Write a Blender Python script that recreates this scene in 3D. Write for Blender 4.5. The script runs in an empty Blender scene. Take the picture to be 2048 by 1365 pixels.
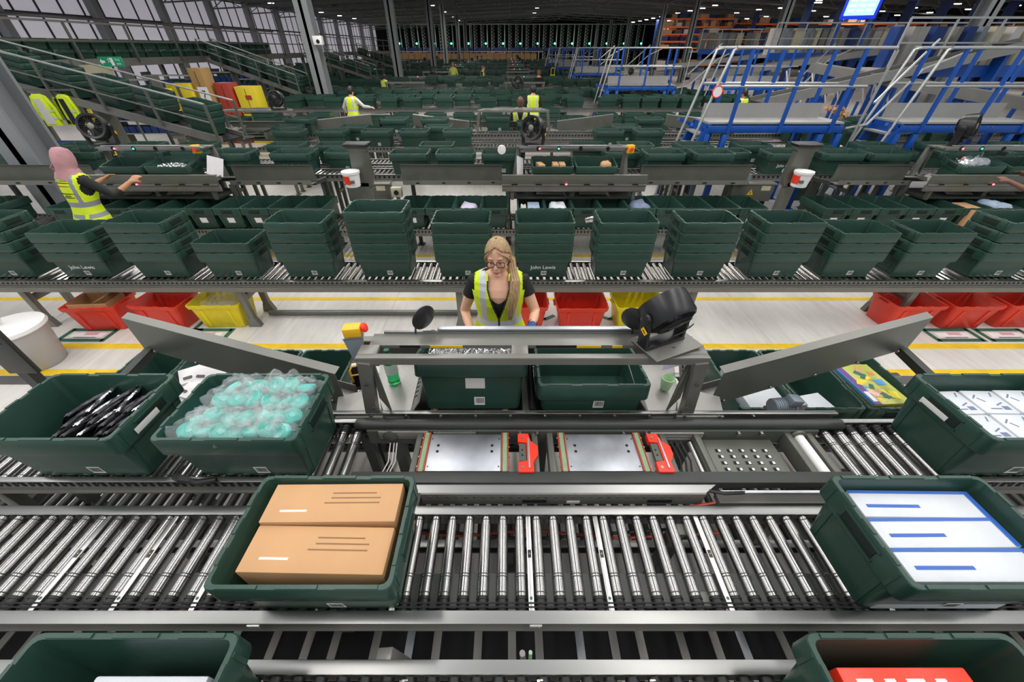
import bpy, bmesh, math, random
from mathutils import Vector, Matrix, Euler
R = math.radians
rnd = random.Random(7)
SC = bpy.context.scene
COL = SC.collection
# ---------------------------------------------------------------- camera
HC, TH, F, CX, CY = 2.65, R(38.05), 750.0, 1017.0, 682.5
cam = bpy.data.cameras.new('camera'); co = bpy.data.objects.new('camera', cam); COL.objects.link(co)
co.location = (0, 0, HC); co.rotation_euler = (R(90) - TH, 0, 0)
cam.sensor_width = 36; cam.lens = F / 2048 * 36; cam.shift_x = 7 / 2048; cam.clip_start = .02; cam.clip_end = 400
SC.camera = co
SC.view_settings.view_transform = 'Standard'; SC.view_settings.look = 'None'
SC.view_settings.gamma = 1; SC.view_settings.use_curve_mapping = False
def ray(px, py):
    u, v = (px - CX) / F, (py - CY) / F
    return Vector((u, math.cos(TH) - v * math.sin(TH), -math.sin(TH) - v * math.cos(TH)))
def atY(px, py, y):
    d = ray(px, py); return Vector((0, 0, HC)) + d * (y / d.y)
def atZ(px, py, z):
    d = ray(px, py); return Vector((0, 0, HC)) + d * ((z - HC) / d.z)
# ---------------------------------------------------------------- materials
MT = {}
def mat(name, col, rough=.5, metal=0, var=0, vscale=8, bump=0, bscale=60, emit=None, es=0, trans=0, rndv=0, spec=.5, stretch=None, coat=0, alpha=1):
    m = bpy.data.materials.new(name); m.use_nodes = True
    nt = m.node_tree; b = nt.nodes['Principled BSDF']
    b.inputs['Base Color'].default_value = (*col, 1); b.inputs['Roughness'].default_value = rough; b.inputs['Metallic'].default_value = metal
    b.inputs['Specular IOR Level'].default_value = spec
    if coat: b.inputs['Coat Weight'].default_value = coat; b.inputs['Coat Roughness'].default_value = .15
    if trans: b.inputs['Transmission Weight'].default_value = trans
    if alpha < 1: b.inputs['Alpha'].default_value = alpha
    if emit: b.inputs['Emission Color'].default_value = (*emit, 1); b.inputs['Emission Strength'].default_value = es
    if var or bump or rndv:
        tc = nt.nodes.new('ShaderNodeTexCoord'); mp = nt.nodes.new('ShaderNodeMapping')
        nt.links.new(tc.outputs['Object'], mp.inputs[0])
        if stretch: mp.inputs['Scale'].default_value = stretch
    if var:
        n = nt.nodes.new('ShaderNodeTexNoise'); n.inputs['Scale'].default_value = vscale; n.inputs['Detail'].default_value = 5
        nt.links.new(mp.outputs[0], n.inputs['Vector'])
        rp = nt.nodes.new('ShaderNodeValToRGB'); e = rp.color_ramp.elements
        e[0].position = .3; e[1].position = .7
        e[0].color = (*[c * (1 - var) for c in col], 1); e[1].color = (*[min(1, c * (1 + var)) for c in col], 1)
        nt.links.new(n.outputs['Fac'], rp.inputs[0]); out = rp.outputs[0]
        rr = nt.nodes.new('ShaderNodeMapRange'); rr.inputs['To Min'].default_value = max(.03, rough - (.04 if metal > .9 else .1)); rr.inputs['To Max'].default_value = rough + (.05 if metal > .9 else .12)
        nt.links.new(n.outputs['Fac'], rr.inputs[0]); nt.links.new(rr.outputs[0], b.inputs['Roughness'])
        nt.links.new(out, b.inputs['Base Color'])
    if rndv:
        oi = nt.nodes.new('ShaderNodeObjectInfo'); hs = nt.nodes.new('ShaderNodeHueSaturation')
        mr = nt.nodes.new('ShaderNodeMapRange'); mr.inputs['To Min'].default_value = 1 - rndv; mr.inputs['To Max'].default_value = 1 + rndv
        nt.links.new(oi.outputs['Random'], mr.inputs[0]); nt.links.new(mr.outputs[0], hs.inputs['Value'])
        hs.inputs['Color'].default_value = (*col, 1)
        if var: nt.links.new(out, hs.inputs['Color'])
        nt.links.new(hs.outputs[0], b.inputs['Base Color'])
    if bump:
        n2 = nt.nodes.new('ShaderNodeTexNoise'); n2.inputs['Scale'].default_value = bscale; n2.inputs['Detail'].default_value = 3
        nt.links.new(mp.outputs[0], n2.inputs['Vector'])
        bp = nt.nodes.new('ShaderNodeBump'); bp.inputs['Strength'].default_value = bump; bp.inputs['Distance'].default_value = .01
        nt.links.new(n2.outputs['Fac'], bp.inputs['Height']); nt.links.new(bp.outputs[0], b.inputs['Normal'])
    MT[name] = m
    return m
def hexc(h):
    v = [int(h[i:i + 2], 16) / 255 for i in (0, 2, 4)]
    return tuple(c / 12.92 if c <= .04045 else ((c + .055) / 1.055) ** 2.4 for c in v)
mat('tote_green', hexc('26443a'), .36, 0, .10, 5, rndv=.14, bump=.06, bscale=90)
mat('tote_dark', hexc('0c1f1b'), .6)
mat('steel_roller', (.40, .39, .375), .25, 1)
mat('steel_rail', (.34, .34, .33), .36, 1)
mat('zinc_plate', (.50, .52, .56), .42, 1, .18, 7)
mat('aluminium', (.72, .71, .69), .35, 1, .06, 12)
mat('paint_grey', hexc('7c7b75'), .36, .35, .08, 4)
mat('paint_olive', hexc('62645c'), .4, .25, .1, 5)
mat('paint_dark', hexc('3a3c39'), .45, .2, .1, 6)
mat('tray_grey', hexc('9a9893'), .38, .35, .06, 6)
mat('black_rubber', (.012, .012, .013), .5)
mat('black_plastic', (.014, .014, .016), .34, 0, .15, 12)
mat('void', (.004, .004, .005), .8)
mat('belt_green', hexc('8aa07c'), .7, 0, .1, 30)
mat('red_plastic', hexc('e23a26'), .35, 0, .06, 9, rndv=.06)
mat('red_paint', hexc('ff3b22'), .35)
mat('red_edge', hexc('b0412c'), .45)
mat('yellow_plastic', hexc('e9d51c'), .38, 0, .06, 9)
mat('yellow_paint', hexc('e8c01a'), .5, 0, .12, 7)
mat('green_paint', hexc('2f6552'), .5, 0, .1, 9)
mat('blue_paint', hexc('1450a8'), .4, .1, .06, 4)
mat('blue_navy', hexc('17356f'), .45, .1, .06, 4)
mat('white_label', hexc('dcdad6'), .6)
mat('label_ink', hexc('5c5c5a'), .7)
mat('logo_white', hexc('eef0ee'), .55)
mat('paper', hexc('efecec'), .7, 0, .04, 20)
mat('pink_print', hexc('d9a7ae'), .7)
mat('card', hexc('c99b6e'), .7, 0, .05, 6)
mat('card_edge', hexc('a57b4e'), .75, 0, .06, 9)
mat('card_ink', hexc('8c6a48'), .75)
mat('teal_plastic', hexc('56c9bd'), .4, 0, .08, 20)
mat('film', (.93, .95, .96), .1, 0, bump=.6, bscale=60, alpha=.13, spec=1)
mat('silver_pack', (.62, .62, .64), .22, 1, .3, 14, bump=.6, bscale=30)
mat('charcoal_pack', (.05, .05, .055), .3, .3, .4, 14, bump=.5, bscale=25)
mat('white_pack', hexc('d3d7dd'), .35, 0, .04, 9, bump=.1)
mat('blue_ink', hexc('2b61b4'), .4)
mat('slate_ink', hexc('6c7793'), .5)
mat('tinsel', (.75, .77, .8), .16, 1)
mat('skin', hexc('e8b497'), .5, 0, .05, 14)
mat('skin_tan', hexc('b5835f'), .5, 0, .05, 14)
mat('skin_dark', hexc('6e4a3a'), .5, 0, .05, 14)
mat('hair_blonde', hexc('ab8c66'), .5, 0, .35, 30, bump=.4, bscale=50, stretch=(4, 4, .35))
mat('hair_dark', hexc('1b1412'), .5)
mat('hair_brown', hexc('8a5430'), .5, 0, .2, 30)
mat('lip', hexc('b8695f'), .4)
mat('eye_dark', hexc('4a3026'), .3)
mat('eye_white', hexc('e8dcd6'), .3)
mat('brow', hexc('96744c'), .7)
mat('glasses_frame', hexc('5d2a26'), .25)
mat('glove_blue', hexc('2b4d86'), .6, 0, .12, 30, bump=.3, bscale=120)
mat('vest_lime', hexc('d3ea1c'), .55, 0, .05, 10, bump=.25, bscale=16, emit=hexc('d3ea1c'), es=0)
mat('vest_silver', hexc('c9cbd3'), .35, .15, .08, 14)
mat('vest_grey', hexc('8f949c'), .45, .1, .05, 14)
mat('vest_trim', hexc('2a2a28'), .7)
mat('cloth_black', (.012, .012, .013), .8)
mat('cloth_navy', hexc('1e2433'), .8)
mat('cloth_white', hexc('cfc9c6'), .8)
mat('hijab', hexc('b4868a'), .85, 0, .1, 14, bump=.3, bscale=14)
mat('pale_blue', hexc('a7bad2'), .5)
mat('lavender', hexc('c9bfd6'), .6)
mat('bottle_green', (.06, .75, .25), .08, 0, trans=.75)
mat('bottle_label', hexc('c9ddcd'), .5)
mat('cup_mint', hexc('b7d8ad'), .5)
mat('white_plastic', hexc('eceae8'), .35)
mat('clear_bin', hexc('c9c6c6'), .3, 0, alpha=.75)
mat('motor_grey', hexc('7d8790'), .45, .1, .06, 8)
mat('sign_green', hexc('0f8a5f'), .5, emit=hexc('0f8a5f'), es=.12)
mat('tool_yellow', hexc('f0b71d'), .4)
mat('book_cover', hexc('b9bf5a'), .3)
mat('book_purple', hexc('6a3a8c'), .35)
mat('book_blue', hexc('4f9ed8'), .35)
mat('book_orange', hexc('e08a3c'), .35)
mat('book_pink', hexc('e9c0bb'), .35)
mat('column_grey', hexc('8b8e90'), .45, .1, .05, 2)
mat('roof_dark', hexc('565957'), .8, 0, .1, .6)
mat('roof_steel', hexc('7d807e'), .6)
mat('wall_panel', hexc('cfcbd6'), .6, 0, .04, 1, emit=hexc('cfcbd6'), es=.38)
mat('mullion', hexc('3b3d42'), .6)
mat('steel_pale', hexc('b4b5b3'), .35, .5, .05, 4)
mat('deck_grey', hexc('9c9b98'), .6, .1, .08, 60)
mat('rack_dark', hexc('2c3133'), .6, .2)
mat('rack_pale', hexc('b5bab9'), .6, .2)
mat('orange_paint_glow', hexc('e2672f'), .5, emit=hexc('e2672f'), es=.08)  # slight glow put into the orange; the rack beams are no lamps
mat('beige', hexc('c3bca0'), .6)
mat('wall_black', hexc('0a0d0f'), .9)
mat('yellow_cab', hexc('dcc62a'), .45)
mat('wood_door', hexc('a5834f'), .5)
mat('red_cab', hexc('a33a2b'), .45)
mat('lamp_white', (1, 1, 1), .5, emit=(1, .98, .95), es=14)
mat('lamp_teal', (.1, .8, .65), .5, emit=(.08, 1, .72), es=7)
mat('lamp_red', (1, .1, .1), .5, emit=(1, .08, .1), es=6)
mat('lamp_green', (.1, .9, .5), .5, emit=(.05, 1, .5), es=2.2)
mat('screen_blue', (.3, .65, 1), .4, emit=(.25, .62, 1), es=2.2)
mat('screen_edge', (.02, .05, .7), .4, emit=(.01, .04, .8), es=.7)
mat('screen_ink', (.8, .9, 1), .4, emit=(.7, .88, 1), es=2.2)
mat('kerb_dark', hexc('5a5856'), .7)

def floor_material():
    m = bpy.data.materials.new('polished_floor'); m.use_nodes = True; nt = m.node_tree; b = nt.nodes['Principled BSDF']
    tc = nt.nodes.new('ShaderNodeTexCoord')
    n = nt.nodes.new('ShaderNodeTexNoise'); n.inputs['Scale'].default_value = .8; n.inputs['Detail'].default_value = 8; n.inputs['Roughness'].default_value = .65
    nt.links.new(tc.outputs['Object'], n.inputs['Vector'])
    rp = nt.nodes.new('ShaderNodeValToRGB'); e = rp.color_ramp.elements
    e[0].position = .3; e[1].position = .72; e[0].color = (*hexc('d2cdc7'), 1); e[1].color = (*hexc('e6e2dc'), 1)
    nt.links.new(n.outputs['Fac'], rp.inputs[0])
    br = nt.nodes.new('ShaderNodeTexBrick'); br.inputs['Scale'].default_value = 1; br.offset = 0
    br.inputs['Brick Width'].default_value = 1.5; br.inputs['Row Height'].default_value = 6; br.inputs['Mortar Size'].default_value = .004
    br.inputs['Color1'].default_value = (1, 1, 1, 1); br.inputs['Color2'].default_value = (.985, .985, .98, 1); br.inputs['Mortar'].default_value = (.72, .71, .7, 1)
    nt.links.new(tc.outputs['Object'], br.inputs['Vector'])
    mx = nt.nodes.new('ShaderNodeMixRGB'); mx.blend_type = 'MULTIPLY'; mx.inputs[0].default_value = 1
    nt.links.new(rp.outputs[0], mx.inputs[1]); nt.links.new(br.outputs['Color'], mx.inputs[2])
    n2 = nt.nodes.new('ShaderNodeTexNoise'); n2.inputs['Scale'].default_value = 14; n2.inputs['Detail'].default_value = 4
    mp = nt.nodes.new('ShaderNodeMapping'); mp.inputs['Scale'].default_value = (1, .15, 1)
    nt.links.new(tc.outputs['Object'], mp.inputs[0]); nt.links.new(mp.outputs[0], n2.inputs['Vector'])
    r2 = nt.nodes.new('ShaderNodeValToRGB'); q = r2.color_ramp.elements; q[0].position = .35; q[1].position = .6; q[0].color = (.88, .87, .86, 1); q[1].color = (1, 1, 1, 1)
    nt.links.new(n2.outputs['Fac'], r2.inputs[0])
    m2 = nt.nodes.new('ShaderNodeMixRGB'); m2.blend_type = 'MULTIPLY'; m2.inputs[0].default_value = .8
    nt.links.new(mx.outputs[0], m2.inputs[1]); nt.links.new(r2.outputs[0], m2.inputs[2])
    nt.links.new(m2.outputs[0], b.inputs['Base Color'])
    b.inputs['Roughness'].default_value = .32
    MT['floor'] = m
floor_material()
# ---------------------------------------------------------------- mesh helpers
class MB:
    def __init__(s): s.bm = bmesh.new(); s.mats = []
    def mi(s, m):
        if m not in s.mats: s.mats.append(m)
        return s.mats.index(m)
    def faces(s, vs, fs, m):
        k = s.mi(m); bv = [s.bm.verts.new(v) for v in vs]
        for f in fs:
            try: s.bm.faces.new([bv[i] for i in f]).material_index = k
            except ValueError: pass
        return bv
    def box(s, c, d, m, rot=None, bev=0):
        x, y, z = d[0] / 2, d[1] / 2, d[2] / 2
        vs = [Vector((i * x, j * y, k * z)) for i in (-1, 1) for j in (-1, 1) for k in (-1, 1)]
        if rot is not None:
            M = rot if isinstance(rot, Matrix) else Euler(rot).to_matrix()
            vs = [M @ v for v in vs]
        vs = [v + Vector(c) for v in vs]
        fs = [(0, 1, 3, 2), (4, 6, 7, 5), (0, 4, 5, 1), (2, 3, 7, 6), (0, 2, 6, 4), (1, 5, 7, 3)]
        if bev:
            t = bmesh.new(); bv = [t.verts.new(v) for v in vs]
            for f in fs: t.faces.new([bv[i] for i in f])
            bmesh.ops.bevel(t, geom=list(t.edges), offset=bev, segments=2, affect='EDGES', profile=.5)
            t.verts.ensure_lookup_table(); t.verts.index_update()
            s.faces([v.co.copy() for v in t.verts], [[v.index for v in f.verts] for f in t.faces], m); t.free()
        else: s.faces(vs, fs, m)
    def bar(s, a, b, w, h, m, up=(0, 0, 1)):
        a, b = Vector(a), Vector(b); d = (b - a); L = d.length; d.normalize(); u = Vector(up)
        if abs(d.dot(u)) > .98: u = Vector((0, 1, 0))
        sx = d.cross(u).normalized(); uz = sx.cross(d)
        s.box((a + b) / 2, (L, w, h), m, Matrix((d, -sx, uz)).transposed() if False else Matrix(((d.x, -sx.x, uz.x), (d.y, -sx.y, uz.y), (d.z, -sx.z, uz.z))))
    def loft(s, rings, m, c0=True, c1=True, closed=True):
        k = s.mi(m); n = len(rings[0]); V = [[s.bm.verts.new(p) for p in r] for r in rings]
        for a, b in zip(V, V[1:]):
            for i in range(n if closed else n - 1):
                j = (i + 1) % n
                try: s.bm.faces.new((a[i], a[j], b[j], b[i])).material_index = k
                except ValueError: pass
        if c0:
            try: s.bm.faces.new(list(reversed(V[0]))).material_index = k
            except ValueError: pass
        if c1:
            try: s.bm.faces.new(V[-1]).material_index = k
            except ValueError: pass
    def tube(s, pts, rad, m, seg=10, caps=True, flat=None):
        pts = [Vector(p) for p in pts]; n = len(pts)
        if not isinstance(rad, (list, tuple)): rad = [rad] * n
        rings = []; u = None
        for i, p in enumerate(pts):
            d = (pts[min(i + 1, n - 1)] - pts[max(i - 1, 0)]).normalized()
            if u is None:
                u = Vector((0, 0, 1)) if abs(d.z) < .9 else Vector((0, 1, 0))
            u = (u - d * u.dot(d)).normalized(); v = d.cross(u)
            e = flat or (1, 1)
            rings.append([p + (u * math.cos(t) * e[0] + v * math.sin(t) * e[1]) * rad[i] for t in [2 * math.pi * q / seg for q in range(seg)]])
        s.loft(rings, m, caps, caps)
    def limb(s, pts, rad, m, seg=12):
        # tapered limb with round ends
        P = [Vector(p) for p in pts]; rad = list(rad)
        d0 = (P[0] - P[1]).normalized(); d1 = (P[-1] - P[-2]).normalized()
        pre = [(P[0] + d0 * rad[0] * math.sin(a), rad[0] * math.cos(a)) for a in (R(85), R(60), R(30))]
        post = [(P[-1] + d1 * rad[-1] * math.sin(a), rad[-1] * math.cos(a)) for a in (R(30), R(60), R(85))]
        s.tube([q[0] for q in pre] + P + [q[0] for q in post], [q[1] for q in pre] + rad + [q[1] for q in post], m, seg)
    def cyl(s, a, b, r, m, seg=16, r2=None, caps=True): s.tube([a, b], [r, r if r2 is None else r2], m, seg, caps)
    def ball(s, c, r, m, seg=14, M=None):
        if not isinstance(r, (tuple, list)): r = (r, r, r)
        rings = []; nr = max(6, seg // 2 + 2)
        for i in range(nr + 1):
            a = -math.pi / 2 + math.pi * i / nr; a = max(-1.55, min(1.55, a))
            ring = []
            for q in range(seg):
                t = 2 * math.pi * q / seg
                p = Vector((r[0] * math.cos(a) * math.cos(t), r[1] * math.cos(a) * math.sin(t), r[2] * math.sin(a)))
                if M is not None: p = M @ p
                ring.append(p + Vector(c))
            rings.append(ring)
        s.loft(rings, m)
    def lathe(s, prof, m, seg=24, M=None, c=(0, 0, 0), caps=True):
        rings = []
        for r, z in prof:
            ring = []
            for q in range(seg):
                t = 2 * math.pi * q / seg; p = Vector((r * math.cos(t), r * math.sin(t), z))
                if M is not None: p = M @ p
                ring.append(p + Vector(c))
            rings.append(ring)
        s.loft(rings, m, caps, caps)
    def prism(s, poly, t, m, M=None):
        # polygon in local xy extruded from z=0 to z=t
        n = len(poly); vs = [Vector((x, y, 0)) for x, y in poly] + [Vector((x, y, t)) for x, y in poly]
        if M is not None: vs = [M @ v for v in vs]
        s.faces(vs, [tuple(reversed(range(n))), tuple(range(n, 2 * n))] + [(i, (i + 1) % n, n + (i + 1) % n, n + i) for i in range(n)], m)
    def panel(s, pts, t, m):
        # flat sheet through 3-D points, thickness t
        p = [Vector(q) for q in pts]; nrm = (p[1] - p[0]).cross(p[2] - p[0]).normalized() * t; n = len(p)
        s.faces(p + [q + nrm for q in p], [tuple(reversed(range(n))), tuple(range(n, 2 * n))] + [(i, (i + 1) % n, n + (i + 1) % n, n + i) for i in range(n)], m)
    def mesh(s, name, smooth=True, ang=38):
        bmesh.ops.recalc_face_normals(s.bm, faces=list(s.bm.faces))
        me = bpy.data.meshes.new(name); s.bm.to_mesh(me); s.bm.free()
        for m in s.mats: me.materials.append(MT[m])
        if smooth:
            me.polygons.foreach_set('use_smooth', [True] * len(me.polygons)); me.set_sharp_from_angle(angle=R(ang))
        return me
    def build(s, name, parent=None, loc=None, smooth=True, rz=0, ang=38):
        return link(name, s.mesh(name, smooth, ang), parent, loc, rz)
def link(name, me, parent=None, loc=None, rz=0):
    o = bpy.data.objects.new(name, me); COL.objects.link(o)
    if parent is not None: o.parent = parent
    if loc is not None: o.location = loc
    if rz: o.rotation_euler.z = rz
    return o
def tag(o, label=None, cat=None, group=None, kind=None):
    if label: o['label'] = label
    if cat: o['category'] = cat
    if group: o['group'] = group
    if kind: o['kind'] = kind
    return o
def emp(name, loc=(0, 0, 0), rz=0, label=None, cat=None, group=None):
    o = bpy.data.objects.new(name, None); COL.objects.link(o); o.location = loc; o.rotation_euler = (0, 0, rz); o.empty_display_size = .05
    return tag(o, label, cat, group)
def copy_tree(o, loc=None, rz=None, label=None, group=None):
    c = o.copy(); COL.objects.link(c)
    if loc is not None: c.location = loc
    if rz is not None: c.rotation_euler.z = rz
    if label: c['label'] = label
    if group: c['group'] = group
    for ch in list(o.children):
        d = ch.copy(); COL.objects.link(d); d.parent = c
        for g in list(ch.children):
            e = g.copy(); COL.objects.link(e); e.parent = d
    return c
_O = 'first second third fourth fifth sixth seventh eighth ninth tenth eleventh twelfth thirteenth fourteenth fifteenth sixteenth seventeenth eighteenth nineteenth twentieth'.split()
_T = ['twenty', 'thirty', 'forty', 'fifty', 'sixty']
def ordw(i):
    if i < 20: return _O[i]
    return _T[i // 10 - 2] + ('-' + _O[i % 10 - 1] if i % 10 else 'th') if i % 10 else _T[i // 10 - 2][:-1] + 'ieth'
def text_mesh(body, size, m, name='lettering', depth=.0006, shear=0):
    cu = bpy.data.curves.new(name, 'FONT'); cu.body = body; cu.size = size; cu.align_x = 'CENTER'; cu.align_y = 'CENTER'; cu.extrude = depth; cu.shear = shear
    o = bpy.data.objects.new(name, cu); COL.objects.link(o)
    dg = bpy.context.evaluated_depsgraph_get(); me = bpy.data.meshes.new_from_object(o.evaluated_get(dg)); me.name = name
    bpy.data.objects.remove(o); bpy.data.curves.remove(cu)
    me.materials.clear(); me.materials.append(MT[m])
    return me
def modded(mb, name, fn, smooth=True):
    # evaluates a mesh through modifiers set by fn
    me = mb.mesh(name + '_src', False); o = bpy.data.objects.new(name + '_src', me); COL.objects.link(o); fn(o)
    dg = bpy.context.evaluated_depsgraph_get(); dg.update()
    r = bpy.data.meshes.new_from_object(o.evaluated_get(dg)); r.name = name
    bpy.data.objects.remove(o); bpy.data.meshes.remove(me)
    if smooth: r.polygons.foreach_set('use_smooth', [True] * len(r.polygons))
    return r
def fuse(mb, name, voxel, smooth_it=4):
    def fn(o):
        a = o.modifiers.new('r', 'REMESH'); a.mode = 'VOXEL'; a.voxel_size = voxel; a.use_smooth_shade = True
        if smooth_it:
            b = o.modifiers.new('s', 'SMOOTH'); b.factor = .5; b.iterations = smooth_it
    mats = list(mb.mats); r = modded(mb, name, fn)
    if not len(r.materials):
        for m in mats: r.materials.append(MT[m])
    return r
def rr(hx, hy, r, z, seg=3):
    pts = []
    for cx, cy, a0 in ((hx - r, hy - r, 0), (-hx + r, hy - r, 90), (-hx + r, -hy + r, 180), (hx - r, -hy + r, 270)):
        for i in range(seg + 1):
            a = R(a0 + (90 * i / seg if seg else 45)); pts.append(Vector((cx + r * math.cos(a), cy + r * math.sin(a), z)))
    return pts
# ================================================================ totes
def tote_mesh(H, s=.098, m='tote_green', seg=3, hx=.30, hy=.20, k=.10, lugs=True):
    b = MB(); d = k * (H - s)
    tx, ty = hx - .022, hy - .026
    bx, by = tx - d, ty - d
    r = .022
    w = .006
    rings = [rr(bx - .004, by - .004, r, 0, seg), rr(bx, by, r, .004, seg), rr(tx, ty, r, H - s, seg), rr(hx - .002, hy - .002, r + .004, H - s, seg), rr(hx, hy, r + .006, H - s + .006, seg),
             rr(hx, hy, r + .006, H - .004, seg), rr(hx - .003, hy - .003, r + .004, H, seg), rr(hx - .017, hy - .017, r, H, seg), rr(tx + .003, ty + .003, r, H - .022, seg), rr(bx - w, by - w, r - .004, .007, seg)]
    b.loft(rings, m)
    # corner posts, end ribs and the rim's stacking lugs
    for sx in (-1, 1):
        for sy in (-1, 1):
            b.box((sx * (tx - d * .5 - .0005), sy * (ty - .04 - d * .5), (H - s) * .5), (.006, .022, (H - s) * .92), m, (0, sx * math.atan(k), 0))
            b.box((sx * (hx - .001), sy * (hy - .05), H - s * .5), (.006, .012, s * .9), m)
        if lugs:
            for q in (-.1, 0, .1): b.box((sx * (hx - .009), q, H + .002), (.012, .055, .005), m)
    if lugs:
        for sy in (-1, 1):
            for q in (-.19, 0, .19): b.box((q, sy * (hy - .009), H + .002), (.13, .012, .005), m)
    return b.mesh('tote')
def slot_mesh(H, s=.098, hx=.30):
    b = MB(); b.box((hx + .0005, 0, H - s * .52), (.006, .15, .045), 'tote_dark', bev=.002)
    b.box((hx + .002, 0, H - s * .52 + .028), (.01, .17, .008), 'tote_green'); b.box((hx + .002, 0, H - s * .52 - .028), (.01, .17, .008), 'tote_green')
    return b.mesh('handhold')
def barcode_mesh():
    b = MB(); b.box((0, 0, 0), (.058, .002, .052), 'white_label')
    x = -.021; q = random.Random(3)
    while x < .021:
        w = q.choice((.002, .003, .0045)); b.box((x + w / 2, -.0012, .004), (w, .001, .034), 'label_ink'); x += w + q.choice((.002, .003))
    return b.mesh('barcode_label')
TOTE = {}
for H in (.205, .30, .32):
    TOTE[H] = (tote_mesh(H), slot_mesh(H))
FAR_TOTE = tote_mesh(.30, seg=1, lugs=False)
BAR = barcode_mesh(); LOGO = text_mesh('John Lewis', .062, 'logo_white', 'lettering')
_b = MB(); _b.box((0, 0, 0), (.002, .1, .075), 'paper'); CARD = _b.mesh('paper_label')
def tote(x, y, z, label, group=None, H=.30, rz=0, bar=0, logo=0, card=0, far=False, slots=True, cat='tote'):
    """bar/logo: side of the long face (-1 front, 1 back in local y)"""
    o = link('tote', FAR_TOTE if far else TOTE[H][0], None, (x, y, z), rz); tag(o, label, cat, group)
    HH = .30 if far else H; k = .10; s = .098; ty = .174
    lean = math.atan(k)
    if slots and not far:
        for q in (0, math.pi):
            h = link('handhold', TOTE[H][1], o); h.rotation_euler.z = q
    if bar:
        zz = .055; yy = ty - k * (HH - s - zz) + .0015
        t = link('barcode_label', BAR, o, (.04 if not logo else 0.01, bar * yy, zz)); t.rotation_euler = (bar * lean * -1 if bar < 0 else lean, 0, 0 if bar < 0 else math.pi)
        t.rotation_euler = (lean if bar < 0 else -lean, 0, 0)
        if bar > 0: t.rotation_euler = (lean, 0, math.pi)
    if logo:
        zz = .125; yy = ty - k * (HH - s - zz) + .0015
        t = link('lettering', LOGO, o, (0, logo * yy, zz)); t.rotation_euler = (R(90) - lean * -1 if False else R(90) + lean, 0, 0 if logo < 0 else math.pi); t['label'] = 'white shop name lettering'
    if card:
        zz = .12; xx = 0.278 - k * (HH - s - zz) + .0015
        t = link('paper_label', CARD, o, (card * xx, .0, zz)); t.rotation_euler = (0, card * lean, 0)
    return o
# ================================================================ conveyors
def rail_mesh(x0, x1, h, w, m, slots=.0375, face=-1, lip=True, smat='void'):
    """side channel along x: local y across (face = side that shows the slots), top at z=0"""
    b = MB(); L = x1 - x0; cx = (x0 + x1) / 2
    b.box((cx, -face * w * .25, -h / 2 - .004), (L, w * .5, h - .008), m)
    b.box((cx, 0, -.004), (L, w, .008), 'steel_rail' if lip else m, bev=.002)
    b.box((cx, 0, -h + .004), (L, w, .008), m)
    if slots:
        n = int(L / slots)
        for i in range(n):
            b.box((x0 + (i + .5) * slots, face * .0008 , -h * .42), (slots * .42, .003, h * .3), smat)
    return b.mesh('side_rail')
def roller_mesh(L, r, seg=14, dark_end=0, m='steel_roller'):
    b = MB(); c = L / 2
    prof = [(-c, r * .45), (-c, r), (c, r), (c, r * .45)]
    if dark_end:
        s = dark_end
        b.cyl((0, s * (c - .052), 0), (0, s * c, 0), r * .92, 'black_rubber', seg)
        for q in (.012, .026, .04): b.cyl((0, s * (c - q - .005), 0), (0, s * (c - q), 0), r * 1.06, 'black_rubber', seg)
        b.cyl((0, s * (c - .05), 0), (0, -s * c, 0), r, m, seg)
        for q in (.06, .115, .125): b.cyl((0, s * (c - q - .004), 0), (0, s * (c - q), 0), r * 1.012, 'paint_dark', seg)
        b.cyl((0, -s * (c - .012), 0), (0, -s * (c - .016), 0), r * 1.012, 'paint_dark', seg)
    else: b.cyl((0, -c, 0), (0, c, 0), r, m, seg)
    b.cyl((0, -c - .02, 0), (0, c + .02, 0), r * .25, 'paint_dark', 8)
    return b.mesh('roller')
def conveyor(label, x0, x1, y0, y1, zt, pitch=.075, r=.025, nind=100, railw=.04, railh=.09, dark_end=0, legs=(), legz=0, group=None, skip=None, paint='paint_grey', slots=.0375, off=0, seg=14, name='roller_conveyor', xc=0, rm_='steel_roller'):
    root = emp(name, (0, (y0 + y1) / 2, zt), 0, label, 'conveyor', group); yc = (y0 + y1) / 2
    hy = (y1 - y0) / 2
    for sgn in (-1, 1):
        m = rail_mesh(x0, x1, railh, railw, paint, slots, -1)
        link('side_rail', m, root, (0, sgn * (hy - railw / 2), .008))
    rm = roller_mesh(2 * (hy - railw) - .004, r, seg, dark_end, rm_)
    xs = []; x = x0 + pitch / 2 + off
    while x < x1 - pitch / 2:
        if not skip or not any(a < x < b for a, b in skip): xs.append(x)
        x += pitch
    xs.sort(key=lambda q: abs(q - xc))
    for q in xs[:nind]: link('roller', rm, root, (q, 0, -r))
    if len(xs) > nind:
        b = MB()
        for q in xs[nind:]: b.cyl((q, -hy + railw, -r), (q, hy - railw, -r), r, 'steel_roller', 8)
        o = b.build('roller', root); o['kind'] = 'stuff'
    for lx in legs:
        b = MB(); H = zt - legz
        for sgn in (-1, 1):
            b.box((0, sgn * (hy - .09), -railh / 2 - (H - railh) / 2), (.06, .05, H - railh * .6), 'paint_olive', bev=.004)
            b.box((0, sgn * (hy - .09), -H + .006), (.1, .13, .012), 'paint_olive', bev=.003)
        b.box((0, 0, -.3 * H - .05), (.045, 2 * hy - .2, .05), 'paint_olive')
        b.build('leg_frame', root, (lx, 0, 0))
    return root
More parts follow.
